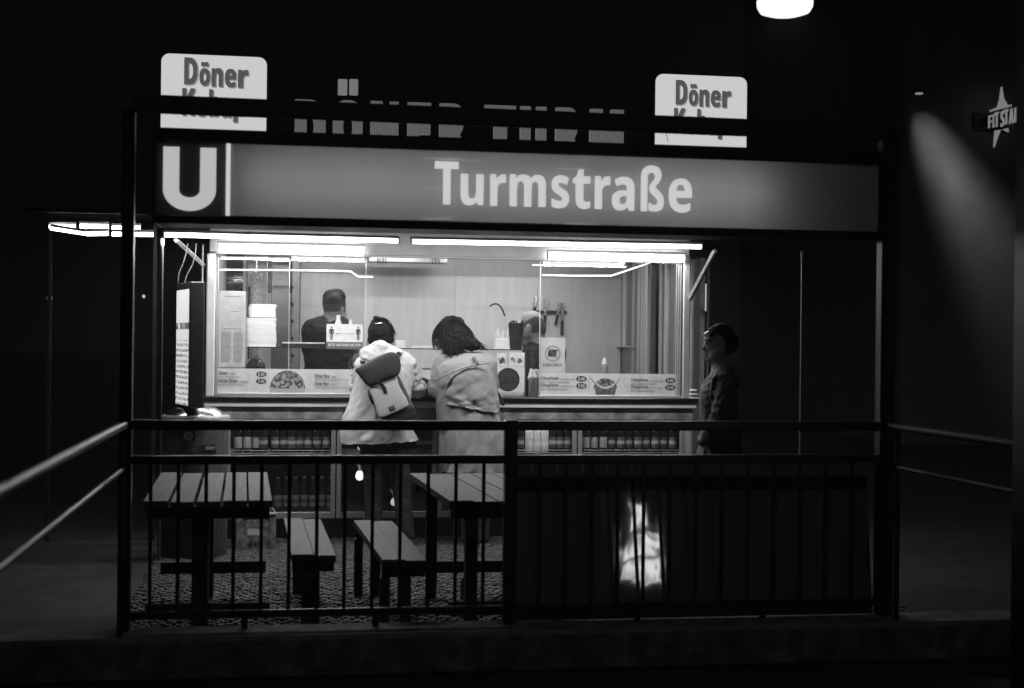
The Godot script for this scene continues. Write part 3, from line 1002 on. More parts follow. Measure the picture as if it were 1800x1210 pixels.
func bottle(kind: String, where: Vector3, label: String, group: String, tone := 0) -> void:
	var b := thing("bottle", label, "bottle", where, 0.37 * tone, group)
	if bottle_meshes.is_empty():
		var st := begin()
		lathe(st, [Vector2(0, 0), Vector2(0.028, 0.0), Vector2(0.0305, 0.004), Vector2(0.0305, 0.15), Vector2(0.028, 0.172), Vector2(0.018, 0.2), Vector2(0.0135, 0.222), Vector2(0.0125, 0.252), Vector2(0.0, 0.253)], Vector3.ZERO, 14)
		bottle_meshes["glass"] = st.commit()
		st = begin()
		lathe(st, [Vector2(0.0309, 0.035), Vector2(0.0311, 0.037), Vector2(0.0311, 0.118), Vector2(0.0309, 0.12)], Vector3.ZERO, 14)
		bottle_meshes["label"] = st.commit()
		st = begin()
		lathe(st, [Vector2(0.0309, 0.062), Vector2(0.0314, 0.064), Vector2(0.0314, 0.09), Vector2(0.0309, 0.092)], Vector3.ZERO, 14)
		bottle_meshes["band"] = st.commit()
		st = begin()
		lathe(st, [Vector2(0.0142, 0.243), Vector2(0.015, 0.246), Vector2(0.0145, 0.258), Vector2(0.0, 0.2595)], Vector3.ZERO, 12)
		bottle_meshes["cap"] = st.commit()
		st = begin()
		lathe(st, [Vector2(0, 0), Vector2(0.03, 0.0), Vector2(0.034, 0.006), Vector2(0.034, 0.07), Vector2(0.031, 0.085), Vector2(0.034, 0.1), Vector2(0.034, 0.15), Vector2(0.029, 0.18), Vector2(0.0135, 0.205), Vector2(0.0135, 0.215), Vector2(0, 0.216)], Vector3.ZERO, 14)
		bottle_meshes["soft"] = st.commit()
	if kind == "soft":
		put("body", bottle_meshes.soft, mat("white_bottle", 0.7, 0.25), b)
		put("cap", bottle_meshes.cap, mat("cap_grey", 0.2, 0.4), b, Vector3(0, -0.03, 0))
		return
	put("body", bottle_meshes.glass, mat("brown_glass", 0.012, 0.06, 0.0, {"specular": 0.7}), b)
	put("label", bottle_meshes.label, mat("bottle_label_%d" % tone, [0.5, 0.16, 0.1, 0.3][tone], 0.5, 0.2 if tone > 0 else 0.0, {"grain": [tex.fine, 22.0], "world": false}), b)
	if tone > 0:
		put("label_band", bottle_meshes.band, mat("bottle_band_%d" % tone, [0.1, 0.5, 0.42, 0.08][tone], 0.4, 0.3), b)
	put("cap", bottle_meshes.cap, mat("cap_%d" % (tone % 2), [0.5, 0.25][tone % 2], 0.35, 0.6), b)

func build_fridges() -> void:
	var z := -10.95
	var y1 := at(800, 737, z).y
	var y0 := 0.17
	var units := [[396, 590, "the waste bin"], [592, 768, "the woman with the backpack"], [770, 887, "the woman in the long coat"], [889, 1014, "the middle railing post"], [1016, 1203, "the walking woman"]]
	var fr := mat("fridge_frame", 0.45, 0.35, 0.5, {"grain": [tex.soft, 2.0]})
	var inner := mat("fridge_inside", 0.02, 0.4, 0.2)
	for u in units:
		var x0: float = at(u[0], 800, z).x
		var x1: float = at(u[1], 800, z).x
		var f := thing("drinks_fridge", "low glass-fronted drinks fridge under the counter by " + u[2], "fridge", Vector3.ZERO, 0.0, "drinks fridges under the counter")
		var t := 0.035
		put("frame", span_box(Vector3(x0, y0, z - 0.03), Vector3(x0 + t, y1, z), 0.004), fr, f)
		put("frame", span_box(Vector3(x1 - t, y0, z - 0.03), Vector3(x1, y1, z), 0.004), fr, f)
		put("frame", span_box(Vector3(x0 + t, y1 - 0.03, z - 0.03), Vector3(x1 - t, y1, z - 0.001), 0.004), fr, f)
		put("frame", span_box(Vector3(x0 + t, y0, z - 0.03), Vector3(x1 - t, y0 + 0.05, z - 0.001), 0.004), fr, f)
		put("cabinet", span_box(Vector3(x0 + 0.01, y0, -11.6), Vector3(x1 - 0.01, y1, -11.62), 0.003), inner, f)
		put("cabinet_side", span_box(Vector3(x0 + 0.002, y0, z - 0.031), Vector3(x0 + 0.014, y1, -11.6), 0.002), inner, f)
		put("cabinet_side", span_box(Vector3(x1 - 0.014, y0, z - 0.031), Vector3(x1 - 0.002, y1, -11.6), 0.002), inner, f)
		put("cabinet_floor", span_box(Vector3(x0 + 0.015, y0 + 0.03, z - 0.031), Vector3(x1 - 0.015, y0 + 0.05, -11.6), 0.002), inner, f)
		put("cabinet_top", span_box(Vector3(x0 + 0.015, y1 - 0.012, z - 0.031), Vector3(x1 - 0.015, y1, -11.6), 0.002), inner, f)
		put("door_pane", span_box(Vector3(x0 + t, y0 + 0.05, z - 0.02), Vector3(x1 - t, y1 - 0.03, z - 0.015), 0.0), mats.glass_pane, f)
		if u[0] != 592 and u[0] != 770:  # hidden lamp strips, added to brighten the bottles
			put("added_strip", span_box(Vector3(x0 + 0.06, y1 - 0.026, z - 0.045), Vector3(x1 - 0.06, y1 - 0.014, z - 0.06), 0.002), mat("added_strip_glow", 0.8, 0.4, 0.0, {"glow": 0.8}), f)
			area_light("added_strip_light", Vector3((x0 + x1) * 0.5, y1 - 0.03, z - 0.052), Vector2(x1 - x0 - 0.12, 0.012), Vector3(0, -1, -0.35), 0.032)
		# wire shelf
		var ys := at(700, 797, z - 0.06).y
		for k in 7:
			var zz := z - 0.06 - 0.08 * k
			var st := begin()
			tube(st, [Vector3(x0 + 0.016, ys, zz), Vector3(x1 - 0.016, ys, zz)], 0.003, 6)
			put("shelf_wire", st.commit(), mats.steel, f)
		var st2 := begin()
		tube(st2, [Vector3(x0 + 0.016, ys + 0.022, z - 0.052), Vector3(x1 - 0.016, ys + 0.022, z - 0.052)], 0.003, 6)
		put("shelf_wire", st2.commit(), mats.steel, f)
	# bottles, front row of each shelf
	var yu := at(700, 797, z - 0.06).y + 0.004
	var yl := y0 + 0.052
	var zb := z - 0.1
	var g := "bottles in the drinks fridges"
	var px := [418, 434, 450, 463, 483, 498, 512, 526, 541, 557, 573]
	for i in px.size():
		bottle("beer", Vector3(at(px[i], 797, zb).x, yu, zb - 0.012 * (i % 3)), ["pale-labelled brown bottle on the upper shelf of the fridge by the waste bin", "dark-labelled brown bottle with a pale band, upper shelf of the fridge by the bin"][0 if i < 3 else 1], g, 0 if i < 3 else 1 + (i % 2))
	for i in 7:
		bottle("beer", Vector3(at(488 + 15.5 * i, 890, zb).x, yl, zb - 0.02 * (i % 2)), "brown bottle on the bottom shelf of the fridge by the waste bin", g, 3)
	for i in 4:
		bottle("beer", Vector3(at(738 + 9.5 * i + (i % 2) * 2, 797, zb).x, yu, zb - 0.02 * (i % 2)), "brown bottle showing between the two women at the counter", g, 2)
	for i in 3:
		bottle("soft", Vector3(at(930 + 13.5 * i, 797, zb).x, yu, zb), "white plastic bottle on the upper fridge shelf by the middle railing post", g)
	for i in 5:
		bottle("beer", Vector3(at([902, 915, 971, 984, 998][i], 797, zb).x, yu, zb - 0.01), "brown bottle beside white ones in the fridge by the middle railing post", g, 2 if i < 2 else 1)
	for i in 11:
		bottle("beer", Vector3(at(1030 + 15.2 * i, 797, zb).x, yu, zb - 0.02 * (i % 2)), ["pale-labelled brown bottle on the fridge shelf near the cash only end", "dark-labelled brown bottle in the fridge by the walking woman"][0 if i < 3 else 1], g, 0 if i < 3 else 1 + i % 2)
	# glare on the fridge glass, built as added glowing bulbs
	for e in [[632, 838, 0.034, 1.1], [633, 787, 0.02, 0.8], [692, 884, 0.026, 0.5], [746, 735, 0.016, 0.8]]:
		var c := at(e[0], e[1], z - 0.07)
		var o := thing("glare_bulb", ["added round bulb for a glare low in the fridge by the backpack woman", "added small bulb for a glare under the hem of the pale jacket", "added dim bulb for a glare between the legs of the backpack woman", "added tiny bulb for a glare beside the dark base of the backpack"][[838, 787, 884, 735].find(e[1])], "lamp", c, 0.0, "added bulbs standing in for glare")
		var st3 := begin()
		lathe(st3, [Vector2(0, -e[2]), Vector2(e[2] * 0.7, -e[2] * 0.7), Vector2(e[2], 0), Vector2(e[2] * 0.8, e[2] * 0.8), Vector2(e[2] * 0.45, e[2] * 1.3), Vector2(0, e[2] * 1.3)], Vector3.ZERO, 14, 0.3)
		put("bulb", st3.commit(), mat("glare_glow_%d" % int(e[3] * 10), 0.8, 0.3, 0.0, {"glow": e[3]}), o)
		st3 = begin()
		tube(st3, [Vector3(0, e[2] * 1.3, 0), Vector3(0, e[2] * 1.3 + 0.03, 0), Vector3(0, e[2] * 1.3 + 0.03, -0.4)], e[2] * 0.4, 8)
		put("socket", st3.commit(), mats.white_plastic, o)
		area_light("glare_bulb_light", c + Vector3(0, 0, e[2] + 0.006), Vector2(e[2], e[2]), Vector3(0, -0.3, 1), 0.004 * e[3])

# ---------------------------------------------------------------- tables and benches
func plank_top(parent: Node, fl: Vector3, fr: Vector3, bl: Vector3, br: Vector3, n: int, thick: float, gap: float) -> void:
	for i in n:
		var t0 := (i + gap * (0.7 + 0.5 * ((i * 7) % 4) / 3.0)) / n
		var t1 := (i + 1 - gap * (0.6 + 0.6 * ((i * 5) % 3) / 2.0)) / n
		var st := begin()
		var uneven := Vector3(0, -0.0015 * ((i * 3) % 4), 0.006 * (((i * 5) % 7) / 3.0 - 1.0))
		var q := [fl.lerp(fr, t0) + uneven, fl.lerp(fr, t1) + uneven, bl.lerp(br, t1) + uneven, bl.lerp(br, t0) + uneven]
		var dn := Vector3(0, -thick, 0)
		var c := 0.006
		var inn := []
		var mid: Vector3 = (q[0] + q[1] + q[2] + q[3]) * 0.25
		for p in q:
			inn.append(p + (mid - p).normalized() * c + Vector3(0, 0, 0))
		var low := []
		for p in q:
			low.append(p - Vector3(0, c, 0))
		quad(st, inn[0], inn[1], inn[2], inn[3])
		for k in 4:
			var k2 := (k + 1) % 4
			quad(st, low[k], low[k2], inn[k2], inn[k])
			quad(st, q[k] + dn, q[k2] + dn, low[k2], low[k])
		quad(st, q[3] + dn, q[2] + dn, q[1] + dn, q[0] + dn)
		put("plank", st.commit(), mat("plank_%d" % (i % 3), [0.1, 0.075, 0.115][i % 3], 0.6, 0.0, {"grain": [tex.wood, 1.3 + 0.35 * (i % 3)], "relief": [tex.wood, 0.1]}), parent)

func furniture(called: String, label: String, category: String, h: float, fl: Vector3, fr: Vector3, bl: Vector3, br: Vector3, n: int, gap: float, legs: Array, leg_w: float) -> void:
	var t := thing(called, label, category, Vector3.ZERO, 0.0, "wooden " + category + "s before the stall")
	plank_top(t, fl, fr, bl, br, n, 0.035, gap)
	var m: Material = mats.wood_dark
	for v in [0.06, 0.94]:
		var a := fl.lerp(bl, v) + Vector3(0, -0.066, 0)
		var b := fr.lerp(br, v) + Vector3(0, -0.066, 0)
		var st := begin()
		bar(st, a.lerp(b, 0.03), a.lerp(b, 0.97), 0.05, 0.06, 0.004)
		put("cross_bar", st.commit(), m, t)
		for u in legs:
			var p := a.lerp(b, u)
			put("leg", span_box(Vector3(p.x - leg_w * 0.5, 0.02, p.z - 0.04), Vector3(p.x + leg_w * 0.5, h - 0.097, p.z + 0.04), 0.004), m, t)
		var st2 := begin()
		var f0 := a.lerp(b, 0.02)
		var f1 := a.lerp(b, 0.98)
		f0.y = 0.19
		f1.y = 0.19
		if category == "table":
			bar(st2, f0, f1, 0.03, 0.07, 0.004)
			put("foot_rail", st2.commit(), m, t)

func build_tables() -> void:
	var h := 0.74
	var fr := on_level(481.5, 880, h)
	var br := on_level(472, 830, h)
	var w := 0.63
	furniture("wooden_table", "slatted wooden table beside the waste bin", "table", h, fr + Vector3(-w, 0, 0), fr, br + Vector3(-w, 0, 0), br, 5, 0.06, [0.44], 0.08)
	w = 0.74
	var fl := on_level(790, 881, h)
	var bl := on_level(719, 832, h)
	furniture("wooden_table", "slatted wooden table behind the middle railing post", "table", h, fl, fl + Vector3(w, 0, 0), bl, bl + Vector3(w, 0, 0), 6, 0.02, [0.17, 0.83], 0.06)
	var hb := 0.45
	var f0 := on_level(512, 976, hb)
	var b0 := on_level(498, 911.5, hb)
	furniture("wooden_bench", "two-plank wooden bench next to the table by the waste bin", "bench", hb, f0, f0 + Vector3(0.225, 0, 0), b0, b0 + Vector3(0.225, 0, 0), 2, 0.02, [0.45], 0.09)
	f0 = on_level(672, 985, hb)
	b0 = on_level(621, 915, hb)
	furniture("wooden_bench", "two-plank wooden bench next to the table behind the middle post", "bench", hb, f0, f0 + Vector3(0.23, 0, 0), b0, b0 + Vector3(0.235, 0, 0), 2, 0.02, [0.1, 0.55], 0.05)

# ---------------------------------------------------------------- waste bin, hanging light box, crate
func build_bin_and_crate() -> void:
	var c := on_level(340, 978, 0.0)
	var r := 60.0 * px_m(c)
	var b := thing("waste_bin", "round metal waste bin with stickers and a domed steel top", "bin", c)
	var st := begin()
	lathe(st, [Vector2(0, 0.0), Vector2(r * 0.93, 0.0), Vector2(r * 0.96, 0.02), Vector2(r * 0.97, 0.93), Vector2(r * 0.95, 0.95)], Vector3.ZERO, 36)
	put("drum", st.commit(), mat("bin_paint", 0.14, 0.5, 0.2, {"grain": [tex.stains, 3.0]}), b)
	st = begin()
	lathe(st, [Vector2(r * 1.0, 0.935), Vector2(r * 1.02, 0.945), Vector2(r * 1.02, 0.985), Vector2(r * 0.99, 0.995), Vector2(r * 0.86, 1.0)], Vector3.ZERO, 36)
	put("rim", st.commit(), mat("bin_rim", 0.55, 0.45, 0.2, {"grain": [tex.stains, 5.0]}), b)
	st = begin()
	lathe(st, [Vector2(r * 0.86, 1.0), Vector2(r * 0.8, 1.015), Vector2(r * 0.62, 1.045), Vector2(r * 0.45, 1.052), Vector2(0, 1.045)], Vector3.ZERO, 36, 0.4)
	put("dome", st.commit(), mat("polished_steel", 0.6, 0.18, 1.0), b)
	# stickers on the drum
	var front := func(px: float, py: float) -> Vector3:
		var p := at(px, py, c.z)
		var dx := p.x - c.x
		var zz := sqrt(maxf(r * r - dx * dx, 0.0))
		return Vector3(dx, 0, zz)
	for e in [[335, 764, 22, 22, 0.03], [368, 790, 29, 17, 0.02]]:
		var o: Vector3 = front.call(e[0], e[1])
		var k := px_m(c)
		var yy: float = at(e[0], e[1], c.z + o.z).y - c.y
		var n := Vector3(o.x, 0, o.z).normalized()
		var bs := Basis(Vector3.UP.cross(n), Vector3.UP, n)
		st = begin()
		box(st, Vector3(o.x, yy, o.z) + n * 0.001, Vector3(e[2] * k, e[3] * k, 0.006), 0.0, bs)
		put("sticker", st.commit(), mat("sticker_dark", 0.02, 0.5, 0.0, {"grain": [tex.fine, 8.0]}), b)
		if e[0] < 350:
			for q in [[0.5, 0.45, "sticker_pale", 0.42], [0.3, 0.06, "sticker_mid", 0.1], [0.16, 0.3, "sticker_pale", 0.4]]:
				st = begin()
				prism(st, disc_poly(q[0] * 10 * k * 1.6, q[0] * 10 * k * 1.6, 18), 0.002, Transform3D(bs, Vector3(o.x, yy - 0.012, o.z) + n * (0.003 + 0.0015 * (0.5 - q[0]) * 10)))
				put("sticker_disc", st.commit(), mat(q[2], q[3], 0.5), b)
		else:
			lettering("sticker_word", "döner", Vector3(o.x + 0.015, yy + 0.012, o.z) + n * 0.005, 0.07, 0.03, mat("sticker_pale", 0.42, 0.5), b, true, 0.002, bs)
	# hanging light box, its lit face turned to the side street
	var lt := at(322, 498, -10.12)
	var lb := thing("hanging_light_box", "tall hanging menu light box seen edge-on beside the stall", "light box", Vector3(lt.x, 0, lt.z), deg_to_rad(-74.0))
	var yt := at(325, 497, -10.12).y
	var yb := at(325, 714, -10.12).y
	put("case", span_box(Vector3(-0.22, yb, -0.1), Vector3(0.22, yt, 0.0), 0.006), mat("box_case", 0.025, 0.5, 0.0, {"grain": [tex.stains, 2.0]}), lb)
	var img := Image.create(64, 128, false, Image.FORMAT_RGB8)
	var nz := FastNoiseLite.new()
	nz.seed = 8
	nz.frequency = 0.09
	for y in 128:
		for x in 64:
			var v := 0.9
			if y > 36 and y < 44 and nz.get_noise_2d(x, y * 0.5) > -0.2:
				v = 0.2
			if y > 55 and (y % 6) < 3 and nz.get_noise_2d(x * 2.0, y * 3.0) > 0.0:
				v = 0.35
			img.set_pixel(x, y, Color(v, v, v))
	var gm := mat("menu_face_glow", 0.5, 0.5, 0.0, {"glow": 0.8})
	gm.emission_texture = ImageTexture.create_from_image(img)
	gm.emission_operator = BaseMaterial3D.EMISSION_OP_MULTIPLY
	st = begin()
	quad_uv(st, Vector3(-0.2, yb + 0.01, 0.003), Vector3(0.2, yb + 0.01, 0.003), Vector3(0.2, yt - 0.05, 0.003), Vector3(-0.2, yt - 0.05, 0.003))
	put("lit_face", st.commit(), gm, lb)
	# drinks crate
	var c0 := on_level(447, 969, 0.0)
	var k := px_m(c0)
	var w := 69.0 * k
	var hh := 66.0 * k
	var cr := thing("drinks_crate", "grey plastic drinks crate with a hand hole beside the bin", "crate", c0 + Vector3(0, 0.004, -0.17), 0.06)
	var pl := mat("crate_plastic", 0.34, 0.5, 0.0, {"grain": [tex.stains, 3.0]})
	var d := 0.17
	# front wall with a real hand hole
	put("front_wall", span_box(Vector3(-w / 2, 0, d - 0.012), Vector3(w / 2, hh * 0.42, d), 0.003), pl, cr)
	put("front_wall", span_box(Vector3(-w / 2, hh * 0.82, d - 0.012), Vector3(w / 2, hh, d), 0.003), pl, cr)
	put("front_wall", span_box(Vector3(-w / 2, hh * 0.42, d - 0.012), Vector3(-w * 0.22, hh * 0.82, d), 0.001), pl, cr)
	put("front_wall", span_box(Vector3(w * 0.22, hh * 0.42, d - 0.012), Vector3(w / 2, hh * 0.82, d), 0.001), pl, cr)
	put("hand_plate", span_box(Vector3(-w * 0.22, hh * 0.42, d - 0.03), Vector3(w * 0.22, hh * 0.66, d - 0.018), 0.002), mat("crate_pale", 0.55, 0.5), cr)
	put("rear_wall", span_box(Vector3(-w / 2, 0, -d), Vector3(w / 2, hh, -d + 0.012), 0.003), pl, cr)
	for s in [-1.0, 1.0]:
		put("side_wall", span_box(Vector3(s * w / 2, 0, -d + 0.012), Vector3(s * (w / 2 - 0.012), hh, d - 0.012), 0.003), pl, cr)
		put("corner_rib", span_box(Vector3(s * w * 0.5, 0.0, d), Vector3(s * w * 0.34, hh * 0.99, d + 0.006), 0.002), pl, cr)
	put("bottom", span_box(Vector3(-w / 2 + 0.013, 0.0, -d + 0.013), Vector3(w / 2 - 0.013, 0.012, d - 0.013), 0.002), pl, cr)
	put("rim", span_box(Vector3(-w / 2 - 0.006, hh - 0.012, d + 0.0065), Vector3(w / 2 + 0.006, hh + 0.003, d + 0.014), 0.002), mats.crate_pale, cr)
	lettering("print", "Cola", Vector3(0, hh * 0.2, d + 0.002), w * 0.34, hh * 0.12, mats.ink, cr, true, 0.002)

func build_litter() -> void:
	# a crushed cup under the bench, a can by the table foot and cigarette ends on the setts
	var p := on_level(635, 950, 0.02)
	var cup := thing("paper_cup", "crushed white paper cup lying between the benches and the stall", "cup", p, 0.6)
	var st := begin()
	tube(st, [Vector3(-0.04, 0.018, 0), Vector3(-0.01, 0.02, 0.004), Vector3(0.045, 0.026, 0)], [0.021, 0.019, 0.028], 12, false)
	put("cup_wall", st.commit(), mats.paper, cup)
	st = begin()
	tube(st, [Vector3(-0.041, 0.018, 0), Vector3(-0.039, 0.018, 0)], 0.02, 12)
	put("cup_base", st.commit(), mats.paper, cup)
	p = on_level(818, 1052, 0.017)
	var can := thing("drinks_can", "small shiny drinks can standing by the leg of the table", "can", p)
	st = begin()
	lathe(st, [Vector2(0, 0), Vector2(0.024, 0), Vector2(0.03, 0.008), Vector2(0.0315, 0.012), Vector2(0.0315, 0.1), Vector2(0.026, 0.112)], Vector3.ZERO, 18)
	put("body", st.commit(), mat("can_metal", 0.3, 0.35, 0.7), can)
	st = begin()
	lathe(st, [Vector2(0.026, 0.112), Vector2(0.0245, 0.115), Vector2(0.023, 0.112), Vector2(0, 0.111)], Vector3.ZERO, 18)
	put("lid", st.commit(), mats.polished_steel, can)
	var rng := RandomNumberGenerator.new()
	rng.seed = 6
	for i in 12:
		var q := on_level(rng.randf_range(380, 880), rng.randf_range(985, 1062), 0.022)
		st = begin()
		var dir := Vector3(rng.randf_range(-1, 1), 0, rng.randf_range(-1, 1)).normalized() * 0.013
		tube(st, [q - dir, q + dir], 0.004, 7)
		tag(put("cigarette_end", st.commit(), mat("filter_pale", 0.45, 0.9)), "pale cigarette end lying on the setts among the benches", "cigarette end", "cigarette ends on the setts")

# ---------------------------------------------------------------- things on, over and behind the counter
func menu_board(label: String, x0: float, x1: float, yt: float, yb: float, lines: Array, prices: Array, food: int) -> void:
	var z := Z_STALL + 0.004
	var a := at(x0, yb, z)
	var b := at(x1, yt, z)
	var s := thing("menu_board", label, "menu board", Vector3((a.x + b.x) * 0.5, (a.y + b.y) * 0.5, z))
	var w := b.x - a.x
	var h := b.y - a.y
	var k := w / (x1 - x0)
	put("panel", box_mesh(Vector3(w, h, 0.006), 0.0), mat("menu_panel", 0.62, 0.45, 0.0, {"grain": [tex.soft, 2.5]}), s)
	for l in lines:   # [text, x0, x1, y0, y1, bold]
		lettering("lettering", l[0], Vector3(((l[1] + l[2]) * 0.5 - (x0 + x1) * 0.5) * k, ((yt + yb) * 0.5 - (l[3] + l[4]) * 0.5) * k, 0.0038), (l[2] - l[1]) * k, (l[4] - l[3]) * k, mats.ink if l[5] else mats.ink_grey, s, l[5], 0.001)
	for p in prices:
		var c := Vector3((p[1] - (x0 + x1) * 0.5) * k, ((yt + yb) * 0.5 - p[2]) * k, 0.003)
		var st := begin()
		prism(st, disc_poly(9.2 * k, 5.0 * k, 22), 0.001, Transform3D(Basis.IDENTITY, c))
		put("price_oval", st.commit(), mats.ink, s)
		lettering("price", p[0], c + Vector3(0, 0, 0.0018), 11.0 * k, 5.4 * k, mat("price_white", 0.6, 0.6), s, true, 0.001)
	# the printed dish
	var img := Image.create(160, 104, false, Image.FORMAT_RGB8)
	var nz := FastNoiseLite.new()
	nz.seed = 5 + food
	nz.frequency = 0.045
	for y in 104:
		for x in 160:
			var u := (x - 80.0) / 80.0
			var v := (104.0 - y) / 104.0
			var c := 0.8
			var n := nz.get_noise_2d(x, y)
			if food == 0:
				var dome := sqrt(maxf(0.0, 1.0 - u * u * 1.15))
				if v < 0.2 and absf(u) < 0.95:
					c = 0.7 if int(x / 3.0 + y) % 3 else 0.3
				if v > 0.18 and v < 0.2 + 0.78 * dome:
					c = 0.34 + 0.5 * n
					if v < 0.52:
						c = 0.55 if n > 0.05 else (0.12 if n < -0.12 else 0.3)
					if v > 0.7 * (0.2 + 0.78 * dome) + 0.15:
						c = 0.2 + 0.35 * maxf(0.0, n + 0.2)
			else:
				if v > 0.32 and v < 0.32 + 0.5 * sqrt(maxf(0.0, 1.0 - pow(u * 1.25, 2))):
					c = 0.14 if n < 0.02 else 0.42
				if v < 0.34 and v > 0.02 and absf(u) < 0.72 - 0.25 * (0.34 - v):
					c = 0.22 + 0.2 * n
				var lip := 0.36 + 0.55 * u * u
				if absf(v - lip) < 0.05:
					c = 0.75
				elif absf(v - lip + 0.07) < 0.03:
					c = 0.2
			c = pow(clampf(c, 0.03, 0.9), 1.0 / 1.6)
			img.set_pixel(x, y, Color(c, c, c))
	var m := mat("dish_print_%d" % food, 0.8, 0.5)
	m.albedo_texture = ImageTexture.create_from_image(img)
	var fx: float = [504.0, 1063.0][food]
	var hw: float = [33.0, 26.0][food]
	var st2 := begin()
	var cx := (fx - (x0 + x1) * 0.5) * k
	quad_uv(st2, Vector3(cx - hw * k, -h * 0.46, 0.0042), Vector3(cx + hw * k, -h * 0.46, 0.0042), Vector3(cx + hw * k, h * 0.46, 0.0042), Vector3(cx - hw * k, h * 0.46, 0.0042))
	put("dish_print", st2.commit(), m, s)

func flat_sign(called: String, label: String, x0: float, x1: float, yt: float, yb: float, z: float, m: Material, category := "sign") -> Array:
	var a := at(x0, yb, z)
	var b := at(x1, yt, z)
	var s := thing(called, label, category, Vector3((a.x + b.x) * 0.5, (a.y + b.y) * 0.5, z))
	put("panel", box_mesh(Vector3(b.x - a.x, b.y - a.y, 0.005), 0.0), m, s)
	var k := (b.x - a.x) / (x1 - x0)
	return [s, k, (x0 + x1) * 0.5, (yt + yb) * 0.5]

func build_counter_things() -> void:
	menu_board("printed kebab menu strip below the meat-spit window", 381, 640, 650, 691, [["Döner", 384, 399, 653, 660.5, true], ["im Brot", 401, 412, 655.5, 660.5, false], ["Kebap mit Salat & Sauce", 383, 422, 662, 666, false], ["Dürüm Döner", 383, 417, 666.5, 674.5, true], ["im Fladenbrot", 419, 437, 669.5, 675, false], ["Kebap mit Salat & Sauce", 383, 428, 676, 680, false], ["Döner Box", 552, 578, 657, 665, true], ["klein", 581, 589, 660.5, 664.5, false], ["Kebap Box mit Salat & Pommes", 552, 612, 666, 670, false], ["Döner Box", 552, 577, 670.5, 678.5, true], ["groß", 580, 588, 673.5, 679, false], ["Kebap Box mit Salat & Pommes", 552, 612, 680, 684, false]], [["6.50", 458, 658.5], ["7.50", 458, 671], ["6.00", 626, 660], ["7.00", 626, 673]], 0)
	menu_board("printed noodle menu strip below the cash only sign", 949, 1193, 658, 696, [["Chinapfanne", 950, 981, 663, 671, true], ["ohne Fleisch klein", 984, 1009, 666, 670, false], ["Gebr. Nudeln ohne Fleisch", 950, 1001, 671, 675, false], ["Chinapfanne", 950, 981, 675, 683, true], ["ohne Fleisch groß", 984, 1008, 678, 682, false], ["Gebr. Nudeln ohne Fleisch", 950, 998, 683, 687, false], ["Chinapfanne", 1108, 1139, 665, 673, true], ["mit Fleisch klein", 1142, 1165, 668, 672, false], ["Gebr. Nudeln mit Fleisch", 1108, 1154, 673, 677, false], ["Chinapfanne", 1108, 1139, 677, 685, true], ["mit Fleisch groß", 1142, 1163, 680, 684, false], ["Gebr. Nudeln mit Fleisch", 1108, 1150, 685, 689, false]], [["5.00", 1021, 667], ["5.50", 1021, 679], ["6.00", 1178, 669], ["6.50", 1178, 681]], 1)
	# distance sign
	var e := flat_sign("distance_sign", "distance notice with two figures and an arrow on the pane", 573.5, 637.5, 570.5, 602, Z_STALL + 0.003, mats.paper)
	var s: Node3D = e[0]
	var k: float = e[1]
	put("caption_band", box_mesh(Vector3(64 * k, 12.5 * k, 0.006), 0.0, Vector3(0, (586.25 - 608) * k, 0)), mat("band_grey", 0.1, 0.6), s)
	lettering("caption", "BITTE ABSTAND HALTEN!", Vector3(0, (586.25 - 607) * k, 0.0038), 58 * k, 4.6 * k, mat("caption_white", 0.6, 0.6), s, true, 0.001)
	for px in [582.5, 629.5]:
		var st := begin()
		var c := Vector3((px - 605.5) * k, (586.25 - 587) * k, 0.003)
		prism(st, disc_poly(1.6 * k, 1.7 * k, 12), 0.001, Transform3D(Basis.IDENTITY, c + Vector3(0, 11 * k, 0)))
		var fig := PackedVector2Array()
		for q in [[-2.6, 8.5], [2.6, 8.5], [4.0, 7.2], [4.0, -1], [2.7, -1], [2.5, 5.6], [2.0, 5.6], [2.0, -11], [0.35, -11], [0.35, -1.5], [-0.35, -1.5], [-0.35, -11], [-2.0, -11], [-2.0, 5.6], [-2.5, 5.6], [-2.7, -1], [-4.0, -1], [-4.0, 7.2]]:
			fig.append(Vector2(q[0], q[1]) * k)
		prism(st, fig, 0.001, Transform3D(Basis.IDENTITY, c))
		put("figure_print", st.commit(), mats.ink, s)
	var sa := begin()
	for q in [[-13.5, -6], [3.5, 15]]:
		bar(sa, Vector3(q[0] * k, -0.7 * k, 0.0034), Vector3(q[1] * k, -0.7 * k, 0.0034), 0.001, 0.7 * k, 0.0)
	for q in [[-15.5, 1.0], [17.0, -1.0]]:
		tri(sa, Vector3(q[0] * k, -0.7 * k, 0.0036), Vector3((q[0] + 2.6 * q[1]) * k, (-0.7 - 1.5 * q[1]) * k, 0.0036), Vector3((q[0] + 2.6 * q[1]) * k, (-0.7 + 1.5 * q[1]) * k, 0.0036))
	put("arrow_print", sa.commit(), mats.ink_grey, s)
	lettering("distance", "1,5 m", Vector3(-1.2 * k, -0.7 * k, 0.0034), 8.0 * k, 3.0 * k, mats.ink_grey, s, false, 0.001)
	# cash only sign
	e = flat_sign("cash_sign", "cash only notice with a crossed-out card on the pane", 949.5, 993.5, 594, 657.5, Z_STALL + 0.003, mat("sign_grey", 0.5, 0.6, 0.0, {"grain": [tex.soft, 2.0]}))
	s = e[0]
	k = e[1]
	lettering("caption", "CASH ONLY", Vector3(-0.5 * k, (625.75 - 642) * k, 0.003), 34 * k, 4.8 * k, mats.ink, s, true, 0.001)
	var sr := begin()
	var ring := []
	for i in 33:
		ring.append(Vector3(cos(TAU * i / 32.0) * 13.2 * k, (625.75 - 621.5) * k + sin(TAU * i / 32.0) * 13.2 * k, 0.0032))
	tube(sr, ring, 0.75 * k, 6, false)
